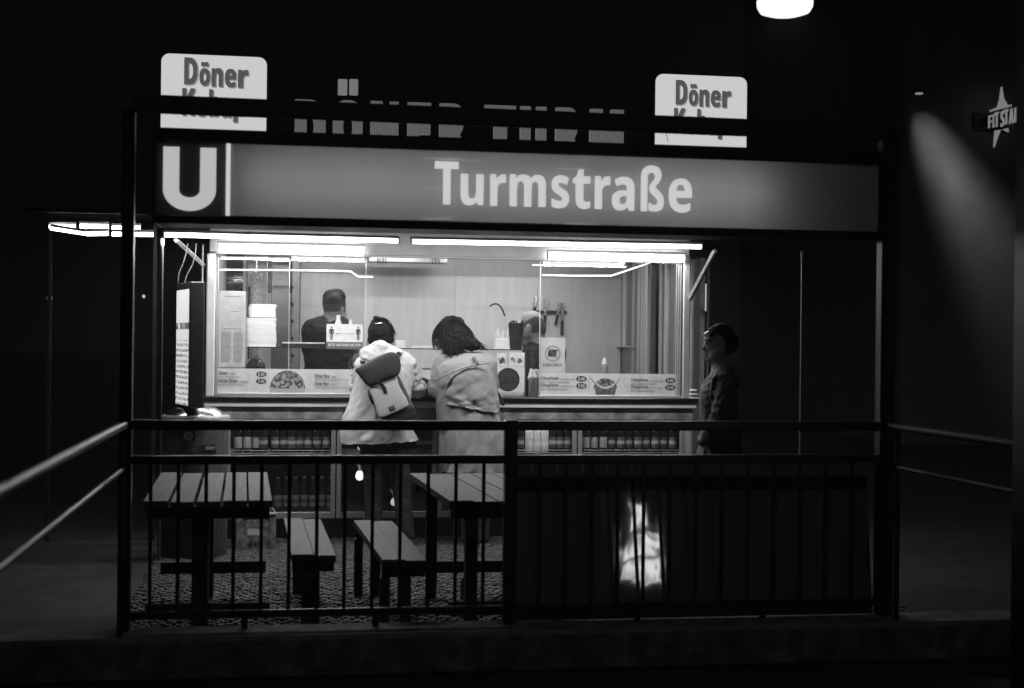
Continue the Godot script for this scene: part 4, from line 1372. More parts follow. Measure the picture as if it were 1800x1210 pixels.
	bar(sr, Vector3(-9.3 * k, (4.25 + 9.3) * k, 0.0036), Vector3(9.3 * k, (4.25 - 9.3) * k, 0.0036), 0.001, 1.3 * k, 0.0)
	put("ring_print", sr.commit(), mats.ink_grey, s)
	put("card_print", box_mesh(Vector3(15 * k, 10 * k, 0.001), 0.0, Vector3(-1 * k, 3.4 * k, 0.003)), mats.ink, s)
	put("card_print", box_mesh(Vector3(16.5 * k, 2.6 * k, 0.001), 0.0, Vector3(1.2 * k, 9.6 * k, 0.003)), mats.ink, s)
	# paper notice in the corner of the pane
	e = flat_sign("paper_notice", "long printed paper notice taped inside the meat-spit window", 384.5, 432, 512, 645, Z_STALL - 0.03, mats.paper, "notice")
	s = e[0]
	k = e[1]
	var rng := RandomNumberGenerator.new()
	rng.seed = 77
	for i in 26:
		for c in 2:
			var len_ := rng.randf_range(15, 19)
			put("print_line", box_mesh(Vector3(len_ * k, 1.1 * k, 0.001), 0.0, Vector3((-20.0 + c * 22.0 + len_ * 0.5) * k, (-6.0 - i * 2.2) * k, 0.003)), mat("print_grey", 0.3, 0.8), s)
	for i in 3:
		put("print_line", box_mesh(Vector3([30, 14, 34][i] * k, 1.4 * k, 0.001), 0.0, Vector3([0, 4, 0][i] * k, ([60, 32, 0][i]) * k, 0.003)), mats.print_grey, s)
	# meat spit
	var zs := -11.72
	var b0 := at(449, 632, zs)
	var sp := thing("meat_spit", "tall pale meat cone on an upright spit behind the pane", "meat spit", b0)
	var km := px_m(b0)
	var prof := [Vector2(0, 0.0), Vector2(9 * km, 0.0)]
	var nz := FastNoiseLite.new()
	nz.seed = 12
	nz.frequency = 9.0
	for i in 30:
		var yy := i / 29.0
		prof.append(Vector2((9.6 + 1.0 * yy + 0.5 * nz.get_noise_1d(yy * 3.0)) * km, 0.005 + yy * 148 * km))
	prof.append(Vector2(8 * km, 150.5 * km))
	prof.append(Vector2(0, 151 * km))
	var st2 := begin()
	lathe(st2, prof, Vector3.ZERO, 24)
	put("meat_cone", st2.commit(), mat("meat", 0.62, 0.6, 0.0, {"grain": [tex.stains, 9.0], "relief": [tex.stains, 0.5]}), sp)
	st2 = begin()
	tube(st2, [Vector3(0, -20 * km, 0), Vector3(0, 180 * km, 0)], 0.008, 10)
	put("skewer", st2.commit(), mats.polished_steel, sp)
	st2 = begin()
	lathe(st2, [Vector2(0, -0.1), Vector2(17 * km, -0.095), Vector2(18 * km, -0.08), Vector2(16.5 * km, -0.04), Vector2(9 * km, 0.0)], Vector3(0, 0, 0), 28)
	put("drip_tray", st2.commit(), mat("drip_dark", 0.05, 0.35, 0.4), sp)
	put("burner_panel", span_box(Vector3(-17 * km, 0.1, -0.3), Vector3(19 * km, 184 * km, -0.26), 0.006), mat("burner_steel", 0.4, 0.4, 0.3, {"grain": [tex.soft, 3.0]}), sp)
	put("burner_post", span_box(Vector3(-15 * km, 0.0, -0.24), Vector3(-11.5 * km, 130 * km, -0.2), 0.004), mat("burner_dark", 0.03, 0.5), sp)
	put("stand", span_box(Vector3(-6 * km, -0.62, -0.1), Vector3(6 * km, -0.101, -0.02), 0.004), mats.steel, sp)
	put("side_panel", span_box(Vector3(26 * km, -0.4, -0.34), Vector3(58 * km, 178 * km, -0.31), 0.004), mat("side_panel_steel", 0.22, 0.3, 0.7, {"grain": [tex.soft, 1.7]}), sp)
	# stacked white lunch boxes on the glass shelf
	var y_shelf := at(691, 613, -11.2).y + 0.0035
	var g := "stacked lunch boxes on the glass shelf"
	var kk := px_m(at(458, 590, -11.3))
	var boxm := {}
	for n in 2:
		var hw: float = [53.0, 47.0][n] * kk
		var st3 := begin()
		prism(st3, round_rect(hw, 0.15, 0.03), 4.5 * kk, Transform3D(Basis(Vector3.RIGHT, -PI / 2), Vector3.ZERO))
		boxm[n] = st3.commit()
	for i in 16:
		var top := i >= 11
		var c := at(458.5 if not top else 460.5, 600, -11.36)
		var o := put("lunch_box", boxm[1 if top else 0], mat("foam_%d" % (i % 3), [0.78, 0.72, 0.76][i % 3], 0.6), null, Vector3(c.x + rng.randf_range(-0.004, 0.004), y_shelf + i * 4.62 * kk + (0.004 if top else 0.0), c.z))
		o.rotation.y = rng.randf_range(-0.03, 0.03)
		tag(o, "smaller white foam lunch box in the top of the tall stack" if top else "white foam lunch box in the tall stack on the glass shelf", "lunch box", g)
	# tray with a pale top
	var tr := thing("serving_tray", "black serving tray with pale paper on the glass shelf", "tray")
	put("tray", span_box(at(495, 611, -11.28), at(572, 604.5, -11.28) + Vector3(0, 0, -0.16), 0.004), mats.black_plastic, tr)
	put("paper_sheet", span_box(at(496, 604.2, -11.285), at(571, 602.3, -11.285) + Vector3(0, 0, -0.14), 0.0), mats.paper, tr)
	# squeeze bottles
	for q in [[594, 555, 0.5, "white squeeze bottle behind the distance notice"], [616, 563, 0.42, "shorter squeeze bottle behind the arrow of the distance notice"]]:
		var c := at(q[0], 612, -11.34)
		var kq := px_m(c)
		var o := thing("squeeze_bottle", q[3], "bottle", Vector3(c.x, y_shelf, c.z), 0.0, "squeeze bottles on the glass shelf")
		var hh: float = (612 - q[1]) * kq
		var st4 := begin()
		lathe(st4, [Vector2(0, 0), Vector2(8 * kq, 0), Vector2(8.4 * kq, 0.01), Vector2(8.2 * kq, hh * 0.6), Vector2(3.6 * kq, hh * 0.86)], Vector3.ZERO, 18, 0.4)
		put("body", st4.commit(), mats.white_plastic, o)
		st4 = begin()
		lathe(st4, [Vector2(3.6 * kq, hh * 0.86), Vector2(3.4 * kq, hh), Vector2(0, hh)], Vector3.ZERO, 14)
		put("nozzle", st4.commit(), mats.white_plastic, o)
	# pale boxes, paper and cutlery on the shelf
	var sb := thing("napkin_box", "small pale ridged napkin box next to the backpack woman's head", "box")
	for i in 3:
		put("layer", span_box(at(696, 612 - 4.6 * i, -11.3), at(712, 608 - 4.6 * i, -11.3) + Vector3(0, 0, -0.1), 0.002), mats.white_plastic, sb)
	var pp := thing("paper_pile", "flat pile of white wrapping paper on the glass shelf", "paper")
	for i in 3:
		put("sheet", span_box(at(724 + 2 * i, 611.8 - 1.3 * i, -11.28), at(768 - 3 * i, 610.7 - 1.3 * i, -11.28) + Vector3(0, 0, -0.12), 0.0), mats.paper, pp)
	var cb := thing("cutlery_box", "clear box full of white plastic forks on the glass shelf", "cutlery box", Vector3(at(881, 612, -11.3).x, y_shelf, -11.3))
	put("tray", span_box(Vector3(-0.065, 0, -0.05), Vector3(0.065, 0.012, 0.05), 0.003), mats.white_plastic, cb)
	put("holder", span_box(Vector3(-0.055, 0.013, -0.04), Vector3(0.055, 0.085, 0.04), 0.006), mats.white_plastic, cb)
	for i in 16:
		var st5 := begin()
		var a := Vector3(rng.randf_range(-0.045, 0.045), 0.08, rng.randf_range(-0.03, 0.03))
		bar(st5, a, a + Vector3(rng.randf_range(-0.03, 0.02), rng.randf_range(0.05, 0.09), 0), 0.012, 0.004, 0.001, Vector3.FORWARD)
		put("fork", st5.commit(), mats.white_plastic, cb)
	var sc := thing("straw_tumbler", "tall black tumbler of straws on the glass shelf", "tumbler", Vector3(at(907, 612, -11.3).x, y_shelf, -11.3))
	var k2 := px_m(at(907, 600, -11.3))
	var st6 := begin()
	lathe(st6, [Vector2(0, 0), Vector2(10.5 * k2, 0), Vector2(12 * k2, 21 * k2)], Vector3.ZERO, 20)
	put("lower_cup", st6.commit(), mat("smoke_plastic", 0.03, 0.15), sc)
	st6 = begin()
	lathe(st6, [Vector2(12 * k2, 21.2 * k2), Vector2(12.3 * k2, 21.3 * k2), Vector2(14.2 * k2, 46 * k2), Vector2(13 * k2, 46.5 * k2), Vector2(0, 46 * k2)], Vector3.ZERO, 20)
	put("upper_cup", st6.commit(), mats.black_plastic, sc)
	for i in 9:
		st6 = begin()
		var x := lerpf(-11.0, 11.0, i / 8.0) * k2
		tube(st6, [Vector3(x, 46 * k2, 0.01), Vector3(x + 0.004, (49.0 + i % 3) * k2, 0.012)], 0.006, 7)
		put("straw", st6.commit(), mats.white_plastic if i == 5 or i == 6 else mats.black_plastic, sc)
	# photo prints behind the lower glass, placard and steel tub
	for q in [[873, 890, 621, 643, "framed dish photograph under the glass shelf beside the placard"], [895, 922, 620, 643, "wider dish photograph under the glass shelf beside the steel tub"]]:
		var f := flat_sign("dish_photo", q[4], q[0], q[1], q[2], q[3], -11.22, mats.paper, "photograph")
		for i in 5:
			var st7 := begin()
			prism(st7, disc_poly(f[1] * rng.randf_range(1.5, 3.6), f[1] * rng.randf_range(2.0, 5.0), 10), 0.001, Transform3D(Basis.IDENTITY, Vector3(rng.randf_range(-0.3, 0.3) * (q[1] - q[0]) * f[1], rng.randf_range(-0.25, 0.25) * 22 * f[1], 0.003 + i * 0.0012)))
			put("print_patch", st7.commit(), mat("photo_tone_%d" % (i % 3), [0.05, 0.12, 0.3][i % 3], 0.5), f[0])
	e = flat_sign("seal_placard", "white placard with a dark round seal in arabic script", 858, 922, 645, 690, -11.17, mat("placard_white", 0.6, 0.5), "placard")
	s = e[0]
	k = e[1]
	var c0 := Vector3((893 - e[2]) * k, (e[3] - 667.5) * k, 0.0)
	var st8 := begin()
	prism(st8, disc_poly(20.5 * k, 20.5 * k, 40), 0.003, Transform3D(Basis.IDENTITY, c0 + Vector3(0, 0, 0.002)))
	put("seal_disc", st8.commit(), mat("seal_dark", 0.035, 0.5), s)
	st8 = begin()
	var rr := []
	for i in 41:
		rr.append(c0 + Vector3(cos(TAU * i / 40.0) * 18.6 * k, sin(TAU * i / 40.0) * 18.6 * k, 0.005))
	tube(st8, rr, 0.9 * k, 6, false)
	put("seal_ring", st8.commit(), mats.black_plastic, s)
	for px in [-18.6, 18.6]:
		st8 = begin()
		prism(st8, disc_poly(1.1 * k, 1.1 * k, 10), 0.001, Transform3D(Basis.IDENTITY, c0 + Vector3(px * k, 0, 0.0075)))
		put("seal_dot", st8.commit(), mats.paper, s)
	for stroke in [[[-12, -4], [-9, -5.5], [-5, -5], [-4.6, 6]], [[-4, -5], [0, -5.6], [2.6, -4], [3, 0], [0.6, 2], [-1.6, 0]], [[3, -4.6], [7, -5.4], [8.6, -3], [9, 7]], [[9, -5], [12.5, -5.2], [13.5, -2.5]]]:
		var pts := []
		for p in stroke:
			pts.append(c0 + Vector3(p[0] * k, p[1] * k, 0.0055))
		st8 = begin()
		tube(st8, pts, 0.75 * k, 6)
		put("seal_script", st8.commit(), mats.black_plastic, s)
	var tub := thing("steel_tub", "round steel tub of napkins beside the cash only notice", "tub", Vector3(at(938, 697, -11.16).x, at(938, 697, -11.16).y, -11.16))
	var kt := px_m(tub.position)
	st8 = begin()
	lathe(st8, [Vector2(0, 0), Vector2(9 * kt, 0), Vector2(9.3 * kt, 33 * kt), Vector2(8.6 * kt, 33.5 * kt)], Vector3.ZERO, 24)
	put("drum", st8.commit(), mat("tub_steel", 0.5, 0.3, 1.0), tub)
	for i in 7:
		st8 = begin()
		var a := Vector3(rng.randf_range(-6, 6) * kt, 30 * kt, rng.randf_range(-5, 5) * kt)
		box(st8, a + Vector3(0, 9 * kt, 0), Vector3(8 * kt, rng.randf_range(14, 20) * kt, 0.003), 0.001, Basis.from_euler(Vector3(rng.randf_range(-0.4, 0.4), rng.randf_range(0, 3), rng.randf_range(-0.4, 0.4))))
		put("napkin", st8.commit(), mats.paper, tub)
	# card reader and receipt by the customers' hands
	var cardr := thing("black_purse", "black purse held open on the ledge between the two women", "purse")
	var st9 := begin()
	box(st9, at(746, 679, -10.95), Vector3(0.1, 0.12, 0.05), 0.015, Basis(Vector3.FORWARD, 0.35))
	put("body", st9.commit(), mat("leather_black", 0.015, 0.5), cardr)
	var rec := thing("white_carton", "white carton standing on the ledge between the women", "carton")
	put("carton", span_box(at(743, 672, -11.08), at(757, 650, -11.08) + Vector3(0, 0, -0.06), 0.003), mats.paper, rec)
	put("lid", span_box(at(742.5, 649.8, -11.078), at(757.5, 647.5, -11.078) + Vector3(0, 0, -0.064), 0.001), mat("carton_lid", 0.12, 0.5), rec)
	# knives on the magnetic rack
	var rk := thing("knife_rack", "black magnetic bar on the steel rear wall", "knife rack")
	put("bar", span_box(at(937, 552, Z_BACK + 0.035), at(996, 546.5, Z_BACK + 0.012), 0.003), mats.black_plastic, rk)
	for q in [[943, 521, 938, 556, "thin knife farthest along the bar behind the bald cook"], [960, 526, 957, 578, "knife hanging on the bar just beside the pane edge"], [984, 532, 977, 572, "short knife leaning against a long one on the bar"], [989, 533, 988, 590, "long knife at the end of the magnetic bar"]]:
		var kn := thing("knife", q[4], "knife", Vector3.ZERO, 0.0, "knives on the magnetic bar")
		var a := at(q[0], q[1], Z_BACK + 0.045)
		var b := at(q[2], q[3], Z_BACK + 0.045)
		st9 = begin()
		bar(st9, a, a.lerp(b, 0.55), 0.006, 0.026, 0.002, Vector3.RIGHT)
		put("blade", st9.commit(), mats.polished_steel, kn)
		st9 = begin()
		bar(st9, a.lerp(b, 0.55), b, 0.018, 0.028, 0.005, Vector3.RIGHT)
		put("handle", st9.commit(), mats.black_plastic, kn)
	var wire := []
	for p in [[861, 539], [866, 535], [873, 534], [879, 538], [884, 546], [887.5, 556]]:
		wire.append(at(p[0], p[1], -11.6))
	st9 = begin()
	tube(st9, wire, 0.007, 8)
	tag(put("bent_cable", st9.commit(), mats.black_plastic), "short bent black cable hanging before the steel rear wall", "cable")
	# sauce bottle behind the noodle menu
	var sbp := at(1062, 668, -11.3)
	var so := thing("sauce_bottle", "clear sauce bottle with a pointed cap over the noodle menu", "bottle", sbp)
	var ks := px_m(sbp)
	st9 = begin()
	lathe(st9, [Vector2(0, -0.14), Vector2(7.4 * ks, -0.14), Vector2(7.4 * ks, 20 * ks), Vector2(5.0 * ks, 28 * ks)], Vector3.ZERO, 18, 0.4)
	put("body", st9.commit(), mat("sauce_pale", 0.42, 0.3, 0.0, {"grain": [tex.stains, 14.0]}), so)
	st9 = begin()
	lathe(st9, [Vector2(5.0 * ks, 28 * ks), Vector2(4.2 * ks, 31 * ks), Vector2(1.4 * ks, 38.5 * ks), Vector2(0, 39 * ks)], Vector3.ZERO, 14)
	put("cap", st9.commit(), mats.white_plastic, so)
	# things past the end jamb
	var nh := thing("paper_stack", "pale stack of papers on the ledge end past the jamb", "papers")
	for i in 3:
		put("bundle", span_box(at(1214 + i, 702 - 7 * i, -10.98), at(1229 - i * 2, 699 - 7 * i, -10.98) + Vector3(0, 0, -0.12), 0.002), mats.paper, nh)
	var dr := thing("side_door", "narrow pale open door edge beyond the end jamb", "door")
	put("door_edge", span_box(Vector3(at(1230, 600, -11.5).x, 0.1, -11.5), Vector3(at(1239, 600, -11.5).x, at(1235, 453, -11.5).y, -12.1), 0.004), mats.enamel, dr)
	put("door_trim", span_box(Vector3(at(1244.5, 600, -11.45).x, 0.1, -11.45), Vector3(at(1246.5, 600, -11.45).x, at(1245, 466, -11.45).y, -11.5), 0.002), mats.steel, dr)
	var lw := at(1227, 530, -17.0)
	var kw := px_m(lw)
	var lwin := thing("lit_shop_window", "bright far shop window seen in the gap beside the stall", "window", lw)
	put("lit_pane", box_mesh(Vector3(30 * kw, 62 * kw, 0.02), 0.0), mat("far_window_glow", 0.6, 0.5, 0.0, {"glow": 0.5}), lwin)
	put("frame", box_mesh(Vector3(34 * kw, 4 * kw, 0.05), 0.004, Vector3(0, 33.1 * kw, 0)), mats.dark_steel, lwin)
	var blob := begin()
	lathe(blob, [Vector2(0, -16 * kw), Vector2(8 * kw, -12 * kw), Vector2(9 * kw, -4 * kw), Vector2(6 * kw, 2 * kw), Vector2(0, 4 * kw)], Vector3(0, -20 * kw, 0.2), 14, 0.3)
	put("dark_ornament", blob.commit(), mats.black_plastic, lwin)

# ---------------------------------------------------------------- people
# a bone: [a, b, radius at a, radius at b, tone, blend, fold depth]
func flesh(bones: Array, cell: float, wave := 7.0, seed_ := 1) -> ArrayMesh:
	var lo := Vector3.INF
	var hi := -Vector3.INF
	for b in bones:
		var r: float = maxf(b[2], b[3])
		lo = lo.min(b[0] - Vector3.ONE * r).min(b[1] - Vector3.ONE * r)
		hi = hi.max(b[0] + Vector3.ONE * r).max(b[1] + Vector3.ONE * r)
	lo -= Vector3.ONE * cell * 3.0
	hi += Vector3.ONE * cell * 3.0
	var nx := int(ceil((hi.x - lo.x) / cell)) + 1
	var ny := int(ceil((hi.y - lo.y) / cell)) + 1
	var nz := int(ceil((hi.z - lo.z) / cell)) + 1
	var total := nx * ny * nz
	var field := PackedFloat32Array()
	field.resize(total)
	field.fill(1.0)
	var best := field.duplicate()
	var tone := field.duplicate()
	var fold := field.duplicate()
	for b in bones:
		var a: Vector3 = b[0]
		var ab: Vector3 = b[1] - a
		var ra: float = b[2]
		var rb: float = b[3]
		var kk: float = b[5]
		var l2 := maxf(ab.length_squared(), 1e-8)
		var mg := maxf(ra, rb) + kk + cell * 2.0
		var p0: Vector3 = ((a.min(b[1]) - Vector3.ONE * mg - lo) / cell).floor()
		var p1: Vector3 = ((a.max(b[1]) + Vector3.ONE * mg - lo) / cell).ceil()
		for k in range(maxi(int(p0.z), 0), mini(int(p1.z), nz - 1) + 1):
			for j in range(maxi(int(p0.y), 0), mini(int(p1.y), ny - 1) + 1):
				var row := (k * ny + j) * nx
				for i in range(maxi(int(p0.x), 0), mini(int(p1.x), nx - 1) + 1):
					var ap := Vector3(lo.x + i * cell - a.x, lo.y + j * cell - a.y, lo.z + k * cell - a.z)
					var t := clampf(ap.dot(ab) / l2, 0.0, 1.0)
					var d := (ap - ab * t).length() - ra - (rb - ra) * t
					var f := field[row + i]
					var h := maxf(kk - absf(f - d), 0.0) / kk
					field[row + i] = minf(f, d) - h * h * kk * 0.25
					if d < best[row + i]:
						best[row + i] = d
						tone[row + i] = b[4]
						fold[row + i] = b[6]
	var noise := FastNoiseLite.new()
	noise.seed = seed_
	noise.frequency = 1.0
	noise.fractal_octaves = 3
	var index := PackedInt32Array()
	index.resize(total)
	index.fill(-1)
	var verts := PackedVector3Array()
	var cols := PackedColorArray()
	var lim := cell * 1.9
	var sxy := nx * ny
	var off := [0, 1, nx, nx + 1, sxy, sxy + 1, sxy + nx, sxy + nx + 1]
	var corner := [Vector3(0, 0, 0), Vector3(1, 0, 0), Vector3(0, 1, 0), Vector3(1, 1, 0), Vector3(0, 0, 1), Vector3(1, 0, 1), Vector3(0, 1, 1), Vector3(1, 1, 1)]
	var edges := [[0, 1], [2, 3], [4, 5], [6, 7], [0, 2], [1, 3], [4, 6], [5, 7], [0, 4], [1, 5], [2, 6], [3, 7]]
	for k in nz - 1:
		for j in ny - 1:
			var row := (k * ny + j) * nx
			for i in nx - 1:
				var id := row + i
				if absf(field[id]) > lim:
					continue
				var inside := 0
				for o in off:
					if field[id + o] < 0.0:
						inside += 1
				if inside == 0 or inside == 8:
					continue
				var sum := Vector3.ZERO
				var cnt := 0
				for e in edges:
					var v0 := field[id + off[e[0]]]
					var v1 := field[id + off[e[1]]]
					if (v0 < 0.0) != (v1 < 0.0):
						sum += corner[e[0]].lerp(corner[e[1]], v0 / (v0 - v1))
						cnt += 1
				var p := lo + (Vector3(i, j, k) + sum / cnt) * cell
				var g := Vector3(field[id + 1] - field[id], field[id + nx] - field[id], field[id + sxy] - field[id]).normalized()
				var fd := fold[id]
				if fd > 0.0:
					p += g * fd * (noise.get_noise_3d(p.x * wave, p.y * wave * 1.7 + p.x * wave * 0.6, p.z * wave) + 0.35 * noise.get_noise_3d(p.x * wave * 3.0, p.y * wave * 4.0, p.z * wave * 3.0))
				index[id] = verts.size()
				verts.append(p)
				var c := tone[id]
				cols.append(Color(c, c, c))
	var tris := PackedInt32Array()
	for k in range(1, nz - 1):
		for j in range(1, ny - 1):
			var row := (k * ny + j) * nx
			for i in range(1, nx - 1):
				var id := row + i
				if index[id] < 0:
					continue
				var f0 := field[id] < 0.0
				for ax in 3:
					var s: int = [1, nx, sxy][ax]
					if (field[id + s] < 0.0) == f0:
						continue
					var s1: int = [nx, sxy, 1][ax]
					var s2: int = [sxy, 1, nx][ax]
					var q := [index[id], index[id - s1], index[id - s1 - s2], index[id - s2]]
					if q.min() < 0:
						continue
					if f0:
						tris.append_array([q[0], q[2], q[1], q[0], q[3], q[2]])
					else:
						tris.append_array([q[0], q[1], q[2], q[0], q[2], q[3]])
	return smooth_mesh(verts, tris, cols)

func smooth_mesh(verts: PackedVector3Array, tris: PackedInt32Array, cols := PackedColorArray()) -> ArrayMesh:
	var nor := PackedVector3Array()
	nor.resize(verts.size())
	for t in range(0, tris.size(), 3):
		var n := (verts[tris[t + 2]] - verts[tris[t]]).cross(verts[tris[t + 1]] - verts[tris[t]])
		for q in 3:
			nor[tris[t + q]] += n
	for i in nor.size():
		nor[i] = nor[i].normalized()
	var arr := []
	arr.resize(Mesh.ARRAY_MAX)
	arr[Mesh.ARRAY_VERTEX] = verts
	arr[Mesh.ARRAY_NORMAL] = nor
	if cols.size():
		arr[Mesh.ARRAY_COLOR] = cols
	arr[Mesh.ARRAY_INDEX] = tris
	var m := ArrayMesh.new()
	m.add_surface_from_arrays(Mesh.PRIMITIVE_TRIANGLES, arr)
	return m

# a garment hung round the body: rings of [centre, half width, half depth], the folds deepen downwards
func garment(rings: Array, fold: float, folds: int, seed_: int, slant := 0.0, drag := 0.5) -> ArrayMesh:
	var seg := 72
	var sub := 7
	var noise := FastNoiseLite.new()
	noise.seed = seed_
	noise.frequency = 1.0
	noise.fractal_octaves = 3
	var verts := PackedVector3Array()
	var tris := PackedInt32Array()
	var rows := (rings.size() - 1) * sub + 1
	for i in rows:
		var u := float(i) / sub
		var a := mini(int(u), rings.size() - 2)
		var f := u - a
		var r0: Array = rings[maxi(a - 1, 0)]
		var r1: Array = rings[a]
		var r2: Array = rings[a + 1]
		var r3: Array = rings[mini(a + 2, rings.size() - 1)]
		var c: Vector3 = (r1[0] as Vector3).cubic_interpolate(r2[0], r0[0], r3[0], f)
		var w := cubic_interpolate(r1[1], r2[1], r0[1], r3[1], f)
		var d := cubic_interpolate(r1[2], r2[2], r0[2], r3[2], f)
		var t := float(i) / (rows - 1)
		for k in seg:
			var an := TAU * k / seg
			var amp := fold * (0.25 + 1.1 * t)
			var ph := an + noise.get_noise_2d(an * 0.8, t * 2.0) * drag
			var n := amp * (0.55 * sin(folds * ph + seed_) + 1.2 * noise.get_noise_3d(cos(ph) * 3.2, sin(ph) * 3.2 + 4.0, t * 2.4 + 0.6 * cos(an)) + 0.5 * noise.get_noise_3d(cos(an) * 9.0, sin(an) * 9.0, t * 9.0))
			var dir := Vector3(cos(an), 0, sin(an))
			var p := c + Vector3(dir.x * (w + n), slant * dir.x * w * t + 0.012 * t * noise.get_noise_1d(an * 3.0), dir.z * (d + n))
			verts.append(p)
	for i in rows - 1:
		for k in seg:
			var k2 := (k + 1) % seg
			var q := [i * seg + k, i * seg + k2, (i + 1) * seg + k2, (i + 1) * seg + k]
			tris.append_array([q[0], q[1], q[2], q[0], q[2], q[3]])
	return smooth_mesh(verts, tris)

func hand_bones(wrist: Vector3, dir: Vector3, back: Vector3, curl: float, thumb_side: float, tone: float, s := 1.0) -> Array:
	# a palm and five unequal bent fingers; back is the direction the back of the hand faces
	dir = dir.normalized()
	back = (back - dir * back.dot(dir)).normalized()
	var side := dir.cross(back).normalized() * thumb_side
	var out := []
	var palm := wrist + dir * 0.045 * s
	for q in [-0.022, 0.0, 0.022]:
		out.append([wrist + side * q * 0.7 * s, wrist + dir * 0.085 * s + side * q * s, 0.017 * s, 0.014 * s, tone, 0.012, 0.0])
	var lens := [0.036, 0.042, 0.039, 0.03]
	for i in 4:
		var base := wrist + dir * 0.085 * s + side * (0.03 - 0.02 * i) * s
		var d1 := (dir * cos(curl) - back * sin(curl)).normalized()
		var d2 := (dir * cos(curl * 2.1) - back * sin(curl * 2.1)).normalized()
		var d3 := (dir * cos(curl * 3.0) - back * sin(curl * 3.0)).normalized()
		var m1: Vector3 = base + d1 * lens[i] * s
		var m2: Vector3 = m1 + d2 * lens[i] * 0.65 * s
		var m3: Vector3 = m2 + d3 * lens[i] * 0.5 * s
		out.append([base, m1, 0.0095 * s, 0.0088 * s, tone, 0.004, 0.0])
		out.append([m1, m2, 0.0088 * s, 0.008 * s, tone, 0.004, 0.0])
		out.append([m2, m3, 0.008 * s, 0.0068 * s, tone, 0.004, 0.0])
	var t0 := wrist + dir * 0.022 * s + side * 0.026 * s
	var t1 := t0 + (dir * 0.7 + side * 0.75 - back * 0.3).normalized() * 0.042 * s
	var t2 := t1 + (dir * 0.9 + side * 0.2 - back * 0.4).normalized() * 0.032 * s
	out.append([t0, t1, 0.013 * s, 0.0105 * s, tone, 0.008, 0.0])
	out.append([t1, t2, 0.0105 * s, 0.008 * s, tone, 0.005, 0.0])
	return out

func strands(called: String, parent: Node, m: Material, roots: Array, seed_: int, per := 9, spread := 0.02, r := 0.0045) -> void:
	# locks of hair that follow the given curves
	var rng := RandomNumberGenerator.new()
	rng.seed = seed_
	var st := begin()
	for curve in roots:
		for i in per:
			var off := Vector3(rng.randf_range(-1, 1), rng.randf_range(-0.6, 0.6), rng.randf_range(-1, 1)) * spread
			var pts := []
			var rad := []
			var n: int = curve.size()
			var wig := rng.randf_range(0.0, TAU)
			for k in n:
				var t := float(k) / (n - 1)
				pts.append(curve[k] + off * (0.7 + 0.8 * t) + Vector3(sin(wig + t * 6.0), 0, cos(wig + t * 5.0)) * 0.005 * t)
				rad.append(r * (1.15 - 0.85 * t * t) * rng.randf_range(0.8, 1.2))
			var fine := []
			var fr := []
			for k in n - 1:
				for q in 3:
					var f := q / 3.0
					fine.append((pts[k] as Vector3).cubic_interpolate(pts[k + 1], pts[maxi(k - 1, 0)], pts[mini(k + 2, n - 1)], f))
					fr.append(lerpf(rad[k], rad[k + 1], f))
			fine.append(pts[n - 1])
			fr.append(rad[n - 1])
			tube(st, fine, fr, 5)
	put(called, st.commit(), m, parent)

func puffed(poly_px: Array, z_back: float, z_front: float, inset: float) -> ArrayMesh:
	# a padded shape: outline on the plane z_back, rounded towards the viewer's side
	var mid := Vector3.ZERO
	for p in poly_px:
		mid += at(p[0], p[1], z_back)
	mid /= poly_px.size()
	# round the outline
	var ring := []
	var n := poly_px.size()
	for i in n:
		for q in 4:
			var f := q / 4.0
			var v := Vector2(poly_px[i][0], poly_px[i][1]).lerp(Vector2(poly_px[(i + 1) % n][0], poly_px[(i + 1) % n][1]), f)
			ring.append(v)
	var soft := []
	for i in ring.size():
		soft.append((ring[i] * 2.0 + ring[(i + 1) % ring.size()] + ring[(i - 1 + ring.size()) % ring.size()]) / 4.0)
	var verts := PackedVector3Array()
	var tris := PackedInt32Array()
	var c := soft.size()
	var layers := [[0.0, 0.04], [0.15, 0.0], [0.86, 0.0], [0.95, 0.03], [0.985, 0.08], [1.0, 0.16], [1.03, 0.6], [1.03, 1.0]]
	for l in layers:
		for v in soft:
			var p := at(v.x, v.y, z_back)
			var s: float = l[1] * inset
			p = p.lerp(mid, minf(s, 1.0)) if l[1] < 1.0 else mid
			p.z = lerpf(z_back, z_front, l[0])
			verts.append(p)
	for i in layers.size() - 1:
		for k in c:
			var k2 := (k + 1) % c
			var q := [i * c + k, i * c + k2, (i + 1) * c + k2, (i + 1) * c + k]
			tris.append_array([q[0], q[2], q[1], q[0], q[3], q[2]])
	return smooth_mesh(verts, tris)

func ring_at(px: float, py: float, z: float, hw: float, hd: float) -> Array:
	var p := at(px, py, z)
	return [p, hw * px_m(p), hd]

func build_people() -> void:
	var skin := 0.3
	mat("cloth_body", 1.0, 0.8, 0.0, {"colors": true, "grain": [tex.fine, 5.0]})
	mat("hair_dark", 0.01, 0.75, 0.0, {"specular": 0.3})
	backpack_woman(skin)
	coat_woman(skin)
	cook_back(skin)
	cook_bald(skin)
	walking_woman(skin)

